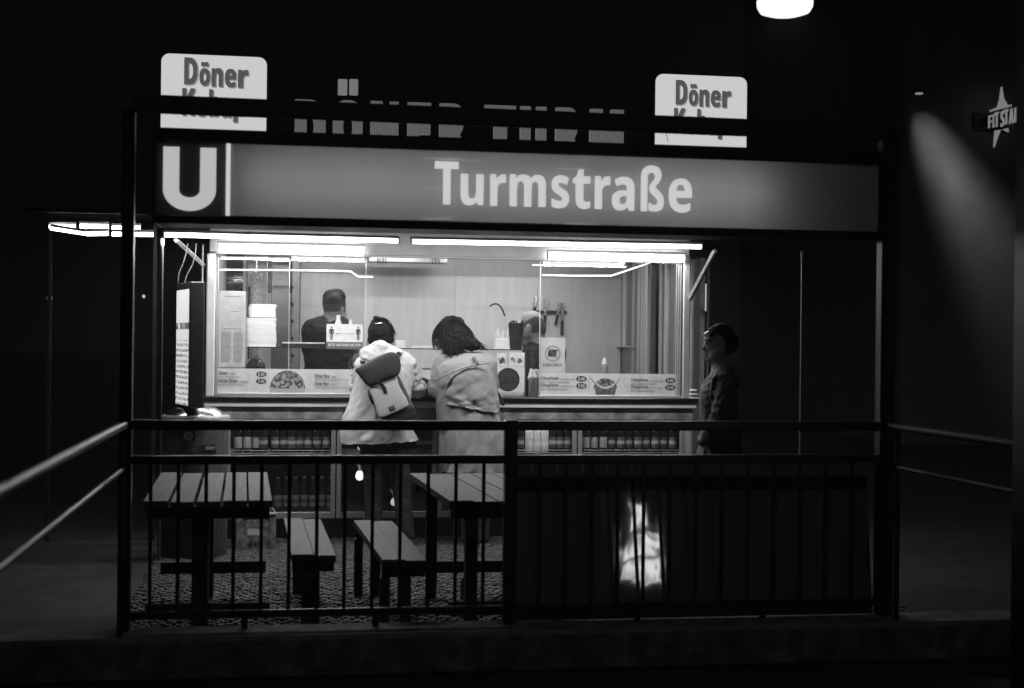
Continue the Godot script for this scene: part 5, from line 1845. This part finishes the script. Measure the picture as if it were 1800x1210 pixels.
func backpack_woman(skin: float) -> void:
	var z := -10.62
	var base := at(680, 850, z)
	var w := thing("person", "person in a loose pale jacket with a backpack, leaning on the counter", "person", Vector3.ZERO, 0.0, "customers at the counter")
	var p := func(px: float, py: float, dz := 0.0) -> Vector3:
		return at(px, py, z + dz)
	var g := func(px: float, y: float, dz := 0.0) -> Vector3:
		return Vector3(at(px, 880, z).x, y, z + dz)
	var jk := 0.7
	var tr := 0.02
	var b := []
	b.append([p.call(670, 585, 0.0), p.call(674, 597, -0.03), 0.088, 0.08, skin, 0.03, 0.0])
	b.append([p.call(680, 603, -0.06), p.call(684, 612, -0.08), 0.055, 0.042, skin, 0.03, 0.0])
	b.append([p.call(691.5, 596, -0.02), p.call(691, 602, -0.022), 0.016, 0.011, skin, 0.008, 0.0])
	b.append([p.call(674, 608, -0.01), p.call(674, 636, 0.0), 0.055, 0.06, skin, 0.03, 0.0])
	b.append([p.call(652, 646), p.call(648, 745), 0.115, 0.13, jk, 0.06, 0.006])
	b.append([p.call(700, 642), p.call(688, 745), 0.115, 0.13, jk, 0.06, 0.006])
	b.append([p.call(652, 765), p.call(690, 765), 0.125, 0.125, tr, 0.05, 0.003])
	# legs and shoes
	b.append([p.call(654, 770), g.call(656, 0.5, 0.02), 0.1, 0.07, tr, 0.03, 0.006])
	b.append([g.call(656, 0.5, 0.02), g.call(657, 0.09, 0.03), 0.07, 0.062, tr, 0.03, 0.006])
	b.append([p.call(692, 770), g.call(704, 0.5, 0.04), 0.1, 0.07, tr, 0.03, 0.006])
	b.append([g.call(704, 0.5, 0.04), g.call(713, 0.09, 0.08), 0.07, 0.062, tr, 0.03, 0.006])
	for e in [[656, 0.04, 0.02], [714, 0.09, 0.3]]:
		b.append([g.call(e[0], 0.045, e[1]), g.call(e[0] + 3, 0.036, e[1] - 0.17), 0.043, 0.034, e[2], 0.02, 0.0])
		b.append([g.call(e[0], 0.022, e[1] + 0.02), g.call(e[0] + 3, 0.022, e[1] - 0.19), 0.022, 0.022, 0.5 if e[0] > 700 else 0.02, 0.006, 0.0])
	# arms; the elbow of one rests on the ledge
	b.append([p.call(713, 640, 0.0), p.call(733, 684, -0.1), 0.07, 0.06, jk, 0.03, 0.022])
	b.append([p.call(733, 684, -0.1), Vector3(at(744, 690, -10.95).x, 1.155, -10.98), 0.062, 0.048, jk, 0.03, 0.02])
	b.append([p.call(640, 646, 0.0), p.call(628, 680, -0.12), 0.07, 0.06, jk, 0.03, 0.012])
	b.append([p.call(628, 680, -0.12), Vector3(at(660, 690, -10.95).x, 1.16, -10.98), 0.058, 0.045, jk, 0.03, 0.012])
	put("body", flesh(b, 0.0115, 13.0, 3), mats.cloth_body, w)
	for e in [[744, -0.2], [660, 0.3]]:
		put("hand", flesh(hand_bones(Vector3(at(e[0], 690, -10.95).x, 1.145, -11.0), Vector3(e[1], -0.05, -1), Vector3(0, 1, 0.1), 0.35, signf(e[1]), skin), 0.0045), mats.cloth_body, w)
	var cloth := mat("jacket_pale", 0.72, 0.85, 0.0, {"grain": [tex.fine, 5.0]})
	put("jacket", garment([ring_at(676, 629, z, 20, 0.09), ring_at(675, 636, z, 37, 0.13), ring_at(674, 650, z, 47, 0.165), ring_at(670, 675, z, 48, 0.18), ring_at(664, 705, z, 50, 0.185), ring_at(660, 730, z, 55, 0.19), ring_at(662, 755, z, 62, 0.2), ring_at(667, 777, z, 67, 0.205)], 0.011, 9, 5, 0.05), cloth, w)
	put("jacket_lining", garment([ring_at(662, 752, z, 58, 0.185), ring_at(667, 775, z, 62, 0.19)], 0.004, 7, 5), mat("lining_dark", 0.03, 0.8), w)
	put("hood", flesh([[p.call(645, 624, 0.04), p.call(668, 612, 0.075), 0.05, 0.052, 1.0, 0.04, 0.012], [p.call(668, 612, 0.075), p.call(698, 622, 0.06), 0.052, 0.045, 1.0, 0.04, 0.012], [p.call(655, 630, 0.07), p.call(690, 634, 0.08), 0.06, 0.05, 1.0, 0.05, 0.012], [p.call(645, 624, 0.02), p.call(650, 636, -0.04), 0.05, 0.06, 1.0, 0.04, 0.01]], 0.009, 13.0, 8), cloth, w)
	# pinned-up hair
	var hd: Material = mats.hair_dark
	put("hair", flesh([[p.call(668, 583, 0.01), p.call(672, 592, 0.0), 0.092, 0.088, 1.0, 0.03, 0.008], [p.call(663, 569, 0.03), p.call(670, 569, 0.02), 0.04, 0.045, 1.0, 0.03, 0.014], [p.call(658, 600, 0.02), p.call(668, 606, 0.03), 0.045, 0.04, 1.0, 0.03, 0.01], [p.call(681, 590, -0.01), p.call(682, 604, 0.0), 0.036, 0.02, 1.0, 0.02, 0.008]], 0.007, 26.0, 12), hd, w)
	var locks := []
	for e in [[[655, 575], [651, 590], [652, 607]], [[660, 563], [672, 562], [684, 572], [690, 588]], [[664, 560], [661, 557], [663, 566]], [[668, 566], [680, 575], [684, 595], [682, 613]], [[656, 585], [665, 598], [672, 612]], [[672, 572], [660, 582], [655, 600]], [[679, 568], [688, 580], [690, 592]]]:
		var c := []
		for q in e:
			c.append(p.call(q[0], q[1], 0.075 - 0.0016 * absf(q[0] - 670)))
		locks.append(c)
	strands("hair_lock", w, hd, locks, 31, 14, 0.018, 0.0032)
	var st := begin()
	tube(st, [p.call(661, 569, 0.1), p.call(673, 568, 0.1)], 0.005, 8)
	put("hair_clip", st.commit(), mats.polished_steel, w)
	# the backpack
	var zb := z + 0.16
	var bp := thing("backpack", "grey roll-top backpack with a dark flap on the pale jacket", "backpack")
	put("main_bag", puffed([[649, 672], [690, 650], [701, 664], [724, 712], [729, 731], [704, 738], [668, 737], [655, 716]], zb - 0.07, zb + 0.09, 0.7), mat("pack_side", 0.11, 0.8, 0.0, {"grain": [tex.fine, 6.0]}), bp)
	put("front_pocket", puffed([[645, 679], [691, 657], [697, 664], [699, 677], [719, 712], [700, 722], [671, 734], [664, 733], [656, 706]], zb + 0.05, zb + 0.15, 0.6), mat("pack_pale", 0.62, 0.8, 0.0, {"grain": [tex.fine, 6.0]}), bp)
	put("flap", puffed([[621, 649], [638, 640], [664, 626], [687, 618], [698, 624], [702, 645], [697, 659], [676, 666], [645, 679], [634, 665]], zb - 0.05, zb + 0.165, 0.6), mat("pack_dark", 0.03, 0.75, 0.0, {"grain": [tex.fine, 6.0]}), bp)
	put("base_panel", puffed([[670, 737], [700, 723], [721, 713], [727, 716], [730, 731], [718, 737], [700, 739]], zb + 0.02, zb + 0.13, 0.5), mat("pack_base", 0.014, 0.7), bp)
	st = begin()
	for e in [[[664.5, 669], [669, 676], [674, 679], [677.5, 691]]]:
		for i in e.size() - 1:
			bar(st, at(e[i][0], e[i][1], zb + 0.168 - 0.004 * i), at(e[i + 1][0], e[i + 1][1], zb + 0.164 - 0.004 * i), 0.005, 0.026, 0.001, Vector3.RIGHT)
	put("strap", st.commit(), mats.black_plastic, bp)
	st = begin()
	box(st, at(688.5, 717.5, zb + 0.152), Vector3(0.042, 0.03, 0.006), 0.001, Basis(Vector3.BACK, 0.45))
	put("patch", st.commit(), mat("patch_dark", 0.03, 0.6), bp)
	st = begin()
	box(st, at(688.5, 717.5, zb + 0.156), Vector3(0.02, 0.012, 0.002), 0.0, Basis(Vector3.BACK, 0.45))
	put("patch_print", st.commit(), mats.ink_grey, bp)
	st = begin()
	tube(st, [at(648, 684, zb + 0.06), at(651, 697, zb + 0.1), at(655, 708, zb + 0.1), at(657, 712, zb + 0.07)], [0.008, 0.014, 0.012, 0.006], 8)
	put("side_strap", st.commit(), mats.black_plastic, bp)
	st = begin()
	for e in [[[700, 622], [708, 625], [713, 634]], [[640, 638], [632, 636], [626, 644]]]:
		tube(st, [at(e[0][0], e[0][1], zb - 0.02), at(e[1][0], e[1][1], zb - 0.16), at(e[2][0], e[2][1], zb - 0.28)], 0.016, 8)
	put("shoulder_strap", st.commit(), mats.black_plastic, bp)

func coat_woman(skin: float) -> void:
	var z := -10.6
	var w := thing("person", "person with long dark hair in a grey trench coat, bent over the counter", "person", Vector3.ZERO, 0.0, "customers at the counter")
	var p := func(px: float, py: float, dz := 0.0) -> Vector3:
		return at(px, py, z + dz)
	var g := func(px: float, y: float, dz := 0.0) -> Vector3:
		return Vector3(at(px, 880, z).x, y, z + dz)
	var ct := 0.32
	var dk := 0.015
	var b := []
	b.append([p.call(796, 583, -0.08), p.call(790, 597, -0.1), 0.085, 0.075, skin, 0.03, 0.0])
	b.append([p.call(779, 600, -0.14), p.call(777, 606, -0.14), 0.05, 0.04, skin, 0.03, 0.0])
	b.append([p.call(770, 601, -0.16), p.call(769, 604, -0.16), 0.014, 0.012, skin, 0.01, 0.0])
	b.append([p.call(798, 605, -0.06), p.call(808, 635, 0.0), 0.055, 0.065, skin, 0.03, 0.0])
	b.append([p.call(795, 650), p.call(800, 745), 0.13, 0.14, ct, 0.06, 0.004])
	b.append([p.call(840, 648), p.call(840, 745), 0.13, 0.14, ct, 0.06, 0.004])
	b.append([p.call(808, 770), p.call(846, 770), 0.13, 0.13, dk, 0.05, 0.0])
	for e in [[815, 800, 0.0, 822], [850, 845, 0.05, 846]]:
		b.append([p.call(e[0], 790), g.call(e[3], 0.5, 0.03), 0.1, 0.068, dk, 0.03, 0.004])
		b.append([g.call(e[3], 0.5, 0.03), g.call(e[3], 0.1, 0.05 + e[2]), 0.068, 0.05, dk, 0.03, 0.004])
		b.append([g.call(e[3], 0.06, 0.06 + e[2]), g.call(e[3] + 1, 0.045, -0.14 + e[2]), 0.046, 0.036, 0.02, 0.02, 0.0])
		b.append([g.call(e[3] - 2, 0.017, 0.085 + e[2]), g.call(e[3] + 1, 0.017, -0.16 + e[2]), 0.02, 0.02, 0.55, 0.004, 0.0])
		b.append([g.call(e[3] + 6, 0.017, 0.075 + e[2]), g.call(e[3] + 7, 0.017, -0.12 + e[2]), 0.02, 0.02, 0.55, 0.004, 0.0])
	b.append([p.call(779, 638, 0.02), p.call(768, 682, -0.02), 0.075, 0.066, ct, 0.03, 0.01])
	b.append([p.call(768, 684, -0.02), Vector3(at(760, 694, -10.9).x, 1.15, -10.94), 0.064, 0.048, ct, 0.03, 0.01])
	b.append([p.call(856, 640, 0.0), p.call(862, 682, -0.12), 0.075, 0.064, ct, 0.03, 0.01])
	b.append([p.call(862, 682, -0.12), Vector3(at(838, 694, -10.95).x, 1.16, -11.0), 0.06, 0.046, ct, 0.03, 0.01])
	put("body", flesh(b, 0.0125, 9.0, 7), mats.cloth_body, w)
	put("hand", flesh(hand_bones(Vector3(at(758, 695, -10.9).x, 1.14, -10.95), Vector3(-0.35, -0.12, -1), Vector3(-0.2, 1, 0.3), 0.4, 1.0, skin), 0.0045), mats.cloth_body, w)
	put("hand", flesh(hand_bones(Vector3(at(836, 694, -10.95).x, 1.155, -11.02), Vector3(-0.5, -0.05, -1), Vector3(0, 1, 0.1), 0.35, -1.0, skin), 0.0045), mats.cloth_body, w)
	var cloth := mat("coat_grey", 0.34, 0.8, 0.0, {"grain": [tex.fine, 4.0]})
	put("coat", garment([ring_at(822, 622, z, 20, 0.09), ring_at(820, 632, z, 38, 0.14), ring_at(817, 650, z, 47, 0.17), ring_at(819, 680, z, 50, 0.18), ring_at(822, 710, z, 49, 0.18), ring_at(826, 735, z, 52, 0.19), ring_at(830, 765, z, 57, 0.21), ring_at(832, 800, z, 60, 0.225), ring_at(833, 828, z, 62, 0.23)], 0.012, 8, 3, 0.0), cloth, w)
	put("cape", garment([ring_at(824, 621, z, 20, 0.1), ring_at(819, 630, z + 0.005, 41, 0.15), ring_at(816, 648, z + 0.008, 52, 0.185), ring_at(819, 676, z + 0.008, 53.5, 0.195), ring_at(823, 700, z + 0.008, 52.5, 0.195), ring_at(826, 717, z + 0.008, 53, 0.197)], 0.009, 6, 9, -0.16, 0.9), cloth, w)
	# raised yoke seam and shoulder tab
	var st := begin()
	var seam := []
	for e in [[764, 668], [775, 663], [789, 657], [803, 651], [820, 645], [840, 641], [860, 638]]:
		seam.append(at(e[0], e[1], z + 0.165 + 0.045 * (1.0 - pow((e[0] - 817.0) / 55.0, 2))))
	tube(st, seam, 0.006, 6)
	put("yoke_seam", st.commit(), cloth, w)
	st = begin()
	bar(st, at(832, 628, z + 0.16), at(840, 640, z + 0.21), 0.012, 0.02, 0.003, Vector3.RIGHT)
	put("shoulder_tab", st.commit(), mat("tab_dark", 0.08, 0.7), w)
	# long loose hair
	var hd: Material = mats.hair_dark
	put("hair", flesh([[p.call(795, 580, -0.06), p.call(797, 592, -0.05), 0.108, 0.104, 1.0, 0.03, 0.012], [p.call(800, 595, 0.0), p.call(798, 618, 0.04), 0.085, 0.06, 1.0, 0.04, 0.016], [p.call(808, 588, 0.0), p.call(828, 606, 0.05), 0.07, 0.045, 1.0, 0.04, 0.016], [p.call(828, 606, 0.05), p.call(842, 610, 0.06), 0.04, 0.016, 1.0, 0.03, 0.014], [p.call(785, 600, 0.01), p.call(786, 622, 0.03), 0.05, 0.03, 1.0, 0.03, 0.012], [p.call(775, 580, -0.08), p.call(769, 594, -0.1), 0.035, 0.016, 1.0, 0.03, 0.008]], 0.008, 22.0, 4), hd, w)
	var locks := []
	for e in [[[796, 562], [815, 574], [828, 594], [845, 610], [852, 613]], [[800, 562], [820, 580], [834, 602], [848, 612]], [[790, 563], [800, 585], [812, 606], [806, 622]], [[788, 563], [790, 590], [797, 612], [796, 626]], [[782, 565], [779, 588], [784, 610], [782, 623]], [[778, 567], [768, 582], [767, 600], [770, 612]], [[805, 566], [818, 586], [826, 604], [838, 606]], [[795, 562], [805, 590], [818, 608], [822, 616]], [[785, 564], [784, 592], [790, 618], [788, 628]], [[776, 570], [766, 586], [765, 602], [768, 615]]]:
		var c := []
		for q in e:
			c.append(p.call(q[0], q[1], 0.03 + 0.0014 * (q[1] - 562) - 0.0022 * absf(q[0] - 798) + 0.0015 * maxf(0.0, q[0] - 805)))
		locks.append(c)
	strands("hair_lock", w, hd, locks, 17, 20, 0.022, 0.003)
	var bg := thing("shoulder_bag", "small black bag hanging beside the trench coat", "bag")
	put("pouch", puffed([[868, 688], [874, 687], [886, 711], [883, 714], [873, 706]], -10.75, -10.68, 0.5), mats.leather_black, bg)

func cook_back(skin: float) -> void:
	var z := -12.1
	var w := thing("person", "person in a black shirt with short dark hair, turned away inside the stall", "person")
	var p := func(px: float, py: float, dz := 0.0) -> Vector3:
		return at(px, py, z + dz)
	var sh := 0.007
	var b := []
	b.append([p.call(585, 529), p.call(590, 532, -0.03), 0.088, 0.084, 0.012, 0.03, 0.0])
	b.append([p.call(585, 540), p.call(591, 543, -0.03), 0.08, 0.076, 0.07, 0.03, 0.0])
	b.append([p.call(586, 550), p.call(592, 551, -0.03), 0.066, 0.062, skin, 0.03, 0.0])
	b.append([p.call(597, 550, -0.06), p.call(600, 558, -0.07), 0.05, 0.042, skin, 0.03, 0.0])
	b.append([p.call(600, 544, 0.03), p.call(599, 552, 0.03), 0.022, 0.014, skin, 0.008, 0.0])
	b.append([p.call(585, 548), p.call(582, 570), 0.062, 0.068, skin, 0.03, 0.0])
	b.append([p.call(566, 568, 0.01), p.call(596, 569, 0.01), 0.05, 0.05, sh, 0.03, 0.002])
	b.append([p.call(552, 578), p.call(605, 578), 0.078, 0.075, sh, 0.05, 0.004])
	b.append([p.call(560, 590), p.call(562, 660), 0.135, 0.125, sh, 0.06, 0.012])
	b.append([p.call(592, 590), p.call(590, 660), 0.135, 0.125, sh, 0.06, 0.012])
	b.append([p.call(547, 580), p.call(545, 612, -0.03), 0.075, 0.066, sh, 0.03, 0.006])
	b.append([p.call(545, 612, -0.03), p.call(560, 650, -0.22), 0.062, 0.045, sh, 0.03, 0.006])
	b.append([p.call(608, 582), p.call(620, 614, -0.04), 0.072, 0.06, sh, 0.03, 0.006])
	b.append([p.call(620, 616, -0.04), p.call(628, 652, -0.12), 0.05, 0.04, skin, 0.02, 0.0])
	b.append([p.call(570, 680), p.call(590, 680), 0.14, 0.14, 0.03, 0.05, 0.0])
	for px in [566, 593]:
		b.append([p.call(px, 690), Vector3(at(px, 700, z).x, 0.2, z), 0.1, 0.06, 0.03, 0.03, 0.0])
		b.append([Vector3(at(px, 700, z).x, 0.185, z + 0.03), Vector3(at(px, 700, z).x, 0.18, z - 0.16), 0.042, 0.036, 0.02, 0.02, 0.0])
	put("body", flesh(b, 0.0125, 8.0, 21), mats.cloth_body, w)
	for e in [[560, -0.22, 1.0], [628, -0.12, -1.0]]:
		put("hand", flesh(hand_bones(p.call(e[0], 652, e[1]), Vector3(0.1, -0.7, -0.7), Vector3(0, 0.7, -0.7), 0.4, e[2], skin), 0.005), mats.cloth_body, w)
	put("hair", flesh([[p.call(582, 524, 0.0), p.call(592, 523, -0.02), 0.072, 0.074, 1.0, 0.03, 0.005], [p.call(597, 520, -0.05), p.call(600, 522, -0.05), 0.035, 0.03, 1.0, 0.03, 0.006]], 0.008, 40.0, 2), mats.hair_dark, w)

func cook_bald(skin: float) -> void:
	var z := -11.95
	var w := thing("person", "person with a balding head looking down behind the straw tumbler", "person")
	var p := func(px: float, py: float, dz := 0.0) -> Vector3:
		return at(px, py, z + dz)
	var sh := 0.012
	skin = 0.24
	var b := []
	b.append([p.call(931, 562), p.call(938, 561), 0.072, 0.07, 0.34, 0.03, 0.0])
	b.append([p.call(937, 571, 0.01), p.call(945, 578, 0.0), 0.086, 0.076, 0.06, 0.03, 0.0])
	b.append([p.call(927, 582), p.call(926, 586), 0.06, 0.054, skin, 0.04, 0.0])
	b.append([p.call(926, 588), p.call(927, 598), 0.052, 0.04, skin * 0.45, 0.04, 0.0])
	b.append([p.call(917.5, 583), p.call(915, 590), 0.012, 0.017, skin, 0.015, 0.0])
	b.append([p.call(922, 600), p.call(924, 602), 0.03, 0.03, skin * 0.6, 0.02, 0.0])
	b.append([p.call(928.5, 575, 0.082), p.call(928.5, 583, 0.078), 0.02, 0.014, 0.34, 0.008, 0.0])
	b.append([p.call(942, 588), p.call(949, 608), 0.062, 0.07, skin, 0.03, 0.0])
	b.append([p.call(935, 618), p.call(975, 618), 0.08, 0.09, sh, 0.05, 0.006])
	b.append([p.call(947, 630), p.call(948, 690), 0.12, 0.12, sh, 0.06, 0.006])
	b.append([p.call(968, 630), p.call(966, 690), 0.12, 0.12, sh, 0.06, 0.006])
	b.append([p.call(936, 622, 0.1), p.call(932, 660, 0.2), 0.065, 0.055, sh, 0.03, 0.006])
	b.append([p.call(932, 660, 0.2), p.call(915, 668, 0.32), 0.046, 0.036, skin, 0.02, 0.0])
	b.append([p.call(948, 700), p.call(965, 700), 0.13, 0.13, 0.03, 0.05, 0.0])
	for px in [946, 966]:
		b.append([p.call(px, 710), Vector3(at(px, 700, z).x, 0.2, z), 0.1, 0.06, 0.03, 0.03, 0.0])
		b.append([Vector3(at(px, 700, z).x + 0.02, 0.185, z), Vector3(at(px, 700, z).x - 0.16, 0.18, z), 0.042, 0.036, 0.02, 0.02, 0.0])
	put("body", flesh(b, 0.0115, 8.0, 23), mats.cloth_body, w)
	put("hand", flesh(hand_bones(p.call(915, 668, 0.32), Vector3(-1, -0.2, 0.3), Vector3(0, 1, 0.2), 0.5, 1.0, skin), 0.005), mats.cloth_body, w)

func walking_woman(skin: float) -> void:
	var z := -8.9
	var w := thing("person", "person in a sweatshirt standing in half darkness past the stall's end", "person")
	var p := func(px: float, py: float, dz := 0.0) -> Vector3:
		return at(px, py, z + dz)
	var sw := 0.15
	skin = 0.4
	var b := []
	b.append([p.call(1262, 600), p.call(1264, 604), 0.088, 0.084, skin, 0.03, 0.0])
	b.append([p.call(1255, 596), p.call(1254, 606), 0.053, 0.047, skin, 0.03, 0.0])
	b.append([p.call(1251, 614), p.call(1250, 625), 0.04, 0.034, skin, 0.03, 0.0])
	b.append([p.call(1240.5, 604), p.call(1236, 614.5), 0.008, 0.0115, skin, 0.009, 0.0])
	b.append([p.call(1239.4, 620.5), p.call(1239.6, 621), 0.0105, 0.0105, skin * 0.6, 0.006, 0.0])
	b.append([p.call(1239.8, 625.5), p.call(1240, 626), 0.0105, 0.0105, skin * 0.6, 0.005, 0.0])
	b.append([p.call(1245.5, 632.5), p.call(1249, 634), 0.019, 0.022, skin, 0.02, 0.0])
	b.append([p.call(1241, 597.5, 0.03), p.call(1246, 597, 0.06), 0.011, 0.011, skin, 0.012, 0.0])
	b.append([p.call(1256, 626, 0.04), p.call(1266, 616, 0.06), 0.028, 0.028, skin, 0.03, 0.0])
	b.append([p.call(1271, 611, 0.085), p.call(1270, 618, 0.08), 0.017, 0.012, skin, 0.008, 0.0])
	b.append([p.call(1264, 630), p.call(1270, 655), 0.052, 0.062, skin, 0.03, 0.0])
	b.append([p.call(1272, 664, -0.12), p.call(1272, 664, 0.12), 0.075, 0.075, sw, 0.05, 0.003])
	b.append([p.call(1264, 690, -0.05), p.call(1268, 760, -0.04), 0.105, 0.118, sw, 0.06, 0.018])
	b.append([p.call(1264, 690, 0.06), p.call(1268, 760, 0.05), 0.105, 0.118, sw, 0.06, 0.018])
	b.append([p.call(1252, 690, -0.05), p.call(1251, 705, 0.05), 0.07, 0.07, sw, 0.05, 0.004])
	b.append([p.call(1276, 672, 0.16), p.call(1268, 730, 0.19), 0.066, 0.056, sw, 0.03, 0.02])
	b.append([p.call(1268, 730, 0.19), p.call(1240, 778, 0.14), 0.056, 0.042, sw, 0.03, 0.02])
	b.append([p.call(1272, 672, -0.17), p.call(1262, 730, -0.18), 0.066, 0.056, sw, 0.03, 0.02])
	b.append([p.call(1262, 730, -0.18), p.call(1238, 775, -0.14), 0.056, 0.042, sw, 0.03, 0.02])
	b.append([p.call(1270, 790, -0.05), p.call(1270, 790, 0.05), 0.125, 0.125, 0.02, 0.05, 0.0])
	for e in [[0.08, 1262], [-0.08, 1276]]:
		var q := at(e[1], 880, z)
		b.append([p.call(1270, 800, e[0]), Vector3(q.x, 0.5, z + e[0]), 0.095, 0.066, 0.02, 0.03, 0.003])
		b.append([Vector3(q.x, 0.5, z + e[0]), Vector3(q.x + 0.02, 0.1, z + e[0]), 0.066, 0.05, 0.02, 0.03, 0.003])
		b.append([Vector3(q.x + 0.03, 0.045, z + e[0]), Vector3(q.x - 0.15, 0.036, z + e[0]), 0.044, 0.034, 0.05, 0.02, 0.0])
	put("body", flesh(b, 0.011, 8.0, 27), mats.cloth_body, w)
	for e in [[1240, 778, 0.14, -1.0], [1238, 775, -0.14, 1.0]]:
		put("hand", flesh(hand_bones(p.call(e[0], e[1], e[2]), Vector3(-0.35, -1, 0), Vector3(-0.8, 0.3, signf(e[2]) * 0.5), 0.4, e[3], skin), 0.005), mats.cloth_body, w)
	var hd: Material = mats.hair_dark
	put("hair", flesh([[p.call(1268, 594), p.call(1274, 602), 0.087, 0.086, 1.0, 0.03, 0.005], [p.call(1256, 587), p.call(1266, 586), 0.045, 0.06, 1.0, 0.03, 0.004], [p.call(1284, 600), p.call(1287, 605), 0.038, 0.034, 1.0, 0.04, 0.01]], 0.0085, 26.0, 6), hd, w)
	var locks := []
	for e in [[[1250, 585], [1262, 581], [1276, 586], [1284, 598]], [[1248, 588], [1260, 586], [1276, 594], [1285, 603]], [[1250, 590], [1262, 594], [1276, 604], [1284, 606]], [[1254, 583], [1266, 580], [1282, 588], [1286, 602]]]:
		var c := []
		for q in e:
			c.append(p.call(q[0], q[1], 0.05 + 0.001 * (q[1] - 580)))
		locks.append(c)
	strands("hair_lock", w, hd, locks, 5, 12, 0.016, 0.0028)
	# eyes and brows
	for s in [-1.0, 1.0]:
		var st := begin()
		var c: Vector3 = p.call(1244, 604.5, s * 0.032)
		lathe(st, [Vector2(0, -0.011), Vector2(0.009, -0.007), Vector2(0.0115, 0), Vector2(0.009, 0.007), Vector2(0, 0.011)], c, 12, 0.2)
		put("eye", st.commit(), mat("eye_dark", 0.05, 0.15), w)
		st = begin()
		tube(st, [p.call(1239.5, 598.5, s * 0.018), p.call(1240, 597, s * 0.036), p.call(1244, 598, s * 0.058)], [0.003, 0.0045, 0.003], 6)
		put("brow", st.commit(), hd, w)
	var st2 := begin()
	tube(st2, [p.call(1237.5, 590.5, 0.0), p.call(1241, 586.5, 0.03), p.call(1246, 582.5, 0.05)], [0.006, 0.009, 0.006], 8)
	put("hair_slide", st2.commit(), mats.polished_steel, w)
	st2 = begin()
	tube(st2, [p.call(1252, 700, 0.13), p.call(1256, 668, 0.16), p.call(1268, 651, 0.14), p.call(1284, 654, 0.13), p.call(1296, 680, 0.13)], [0.02, 0.024, 0.024, 0.024, 0.02], 8)
	tag(put("bag_strap", st2.commit(), mats.leather_black), "dark bag strap over the shoulder of the sweatshirt", "strap")
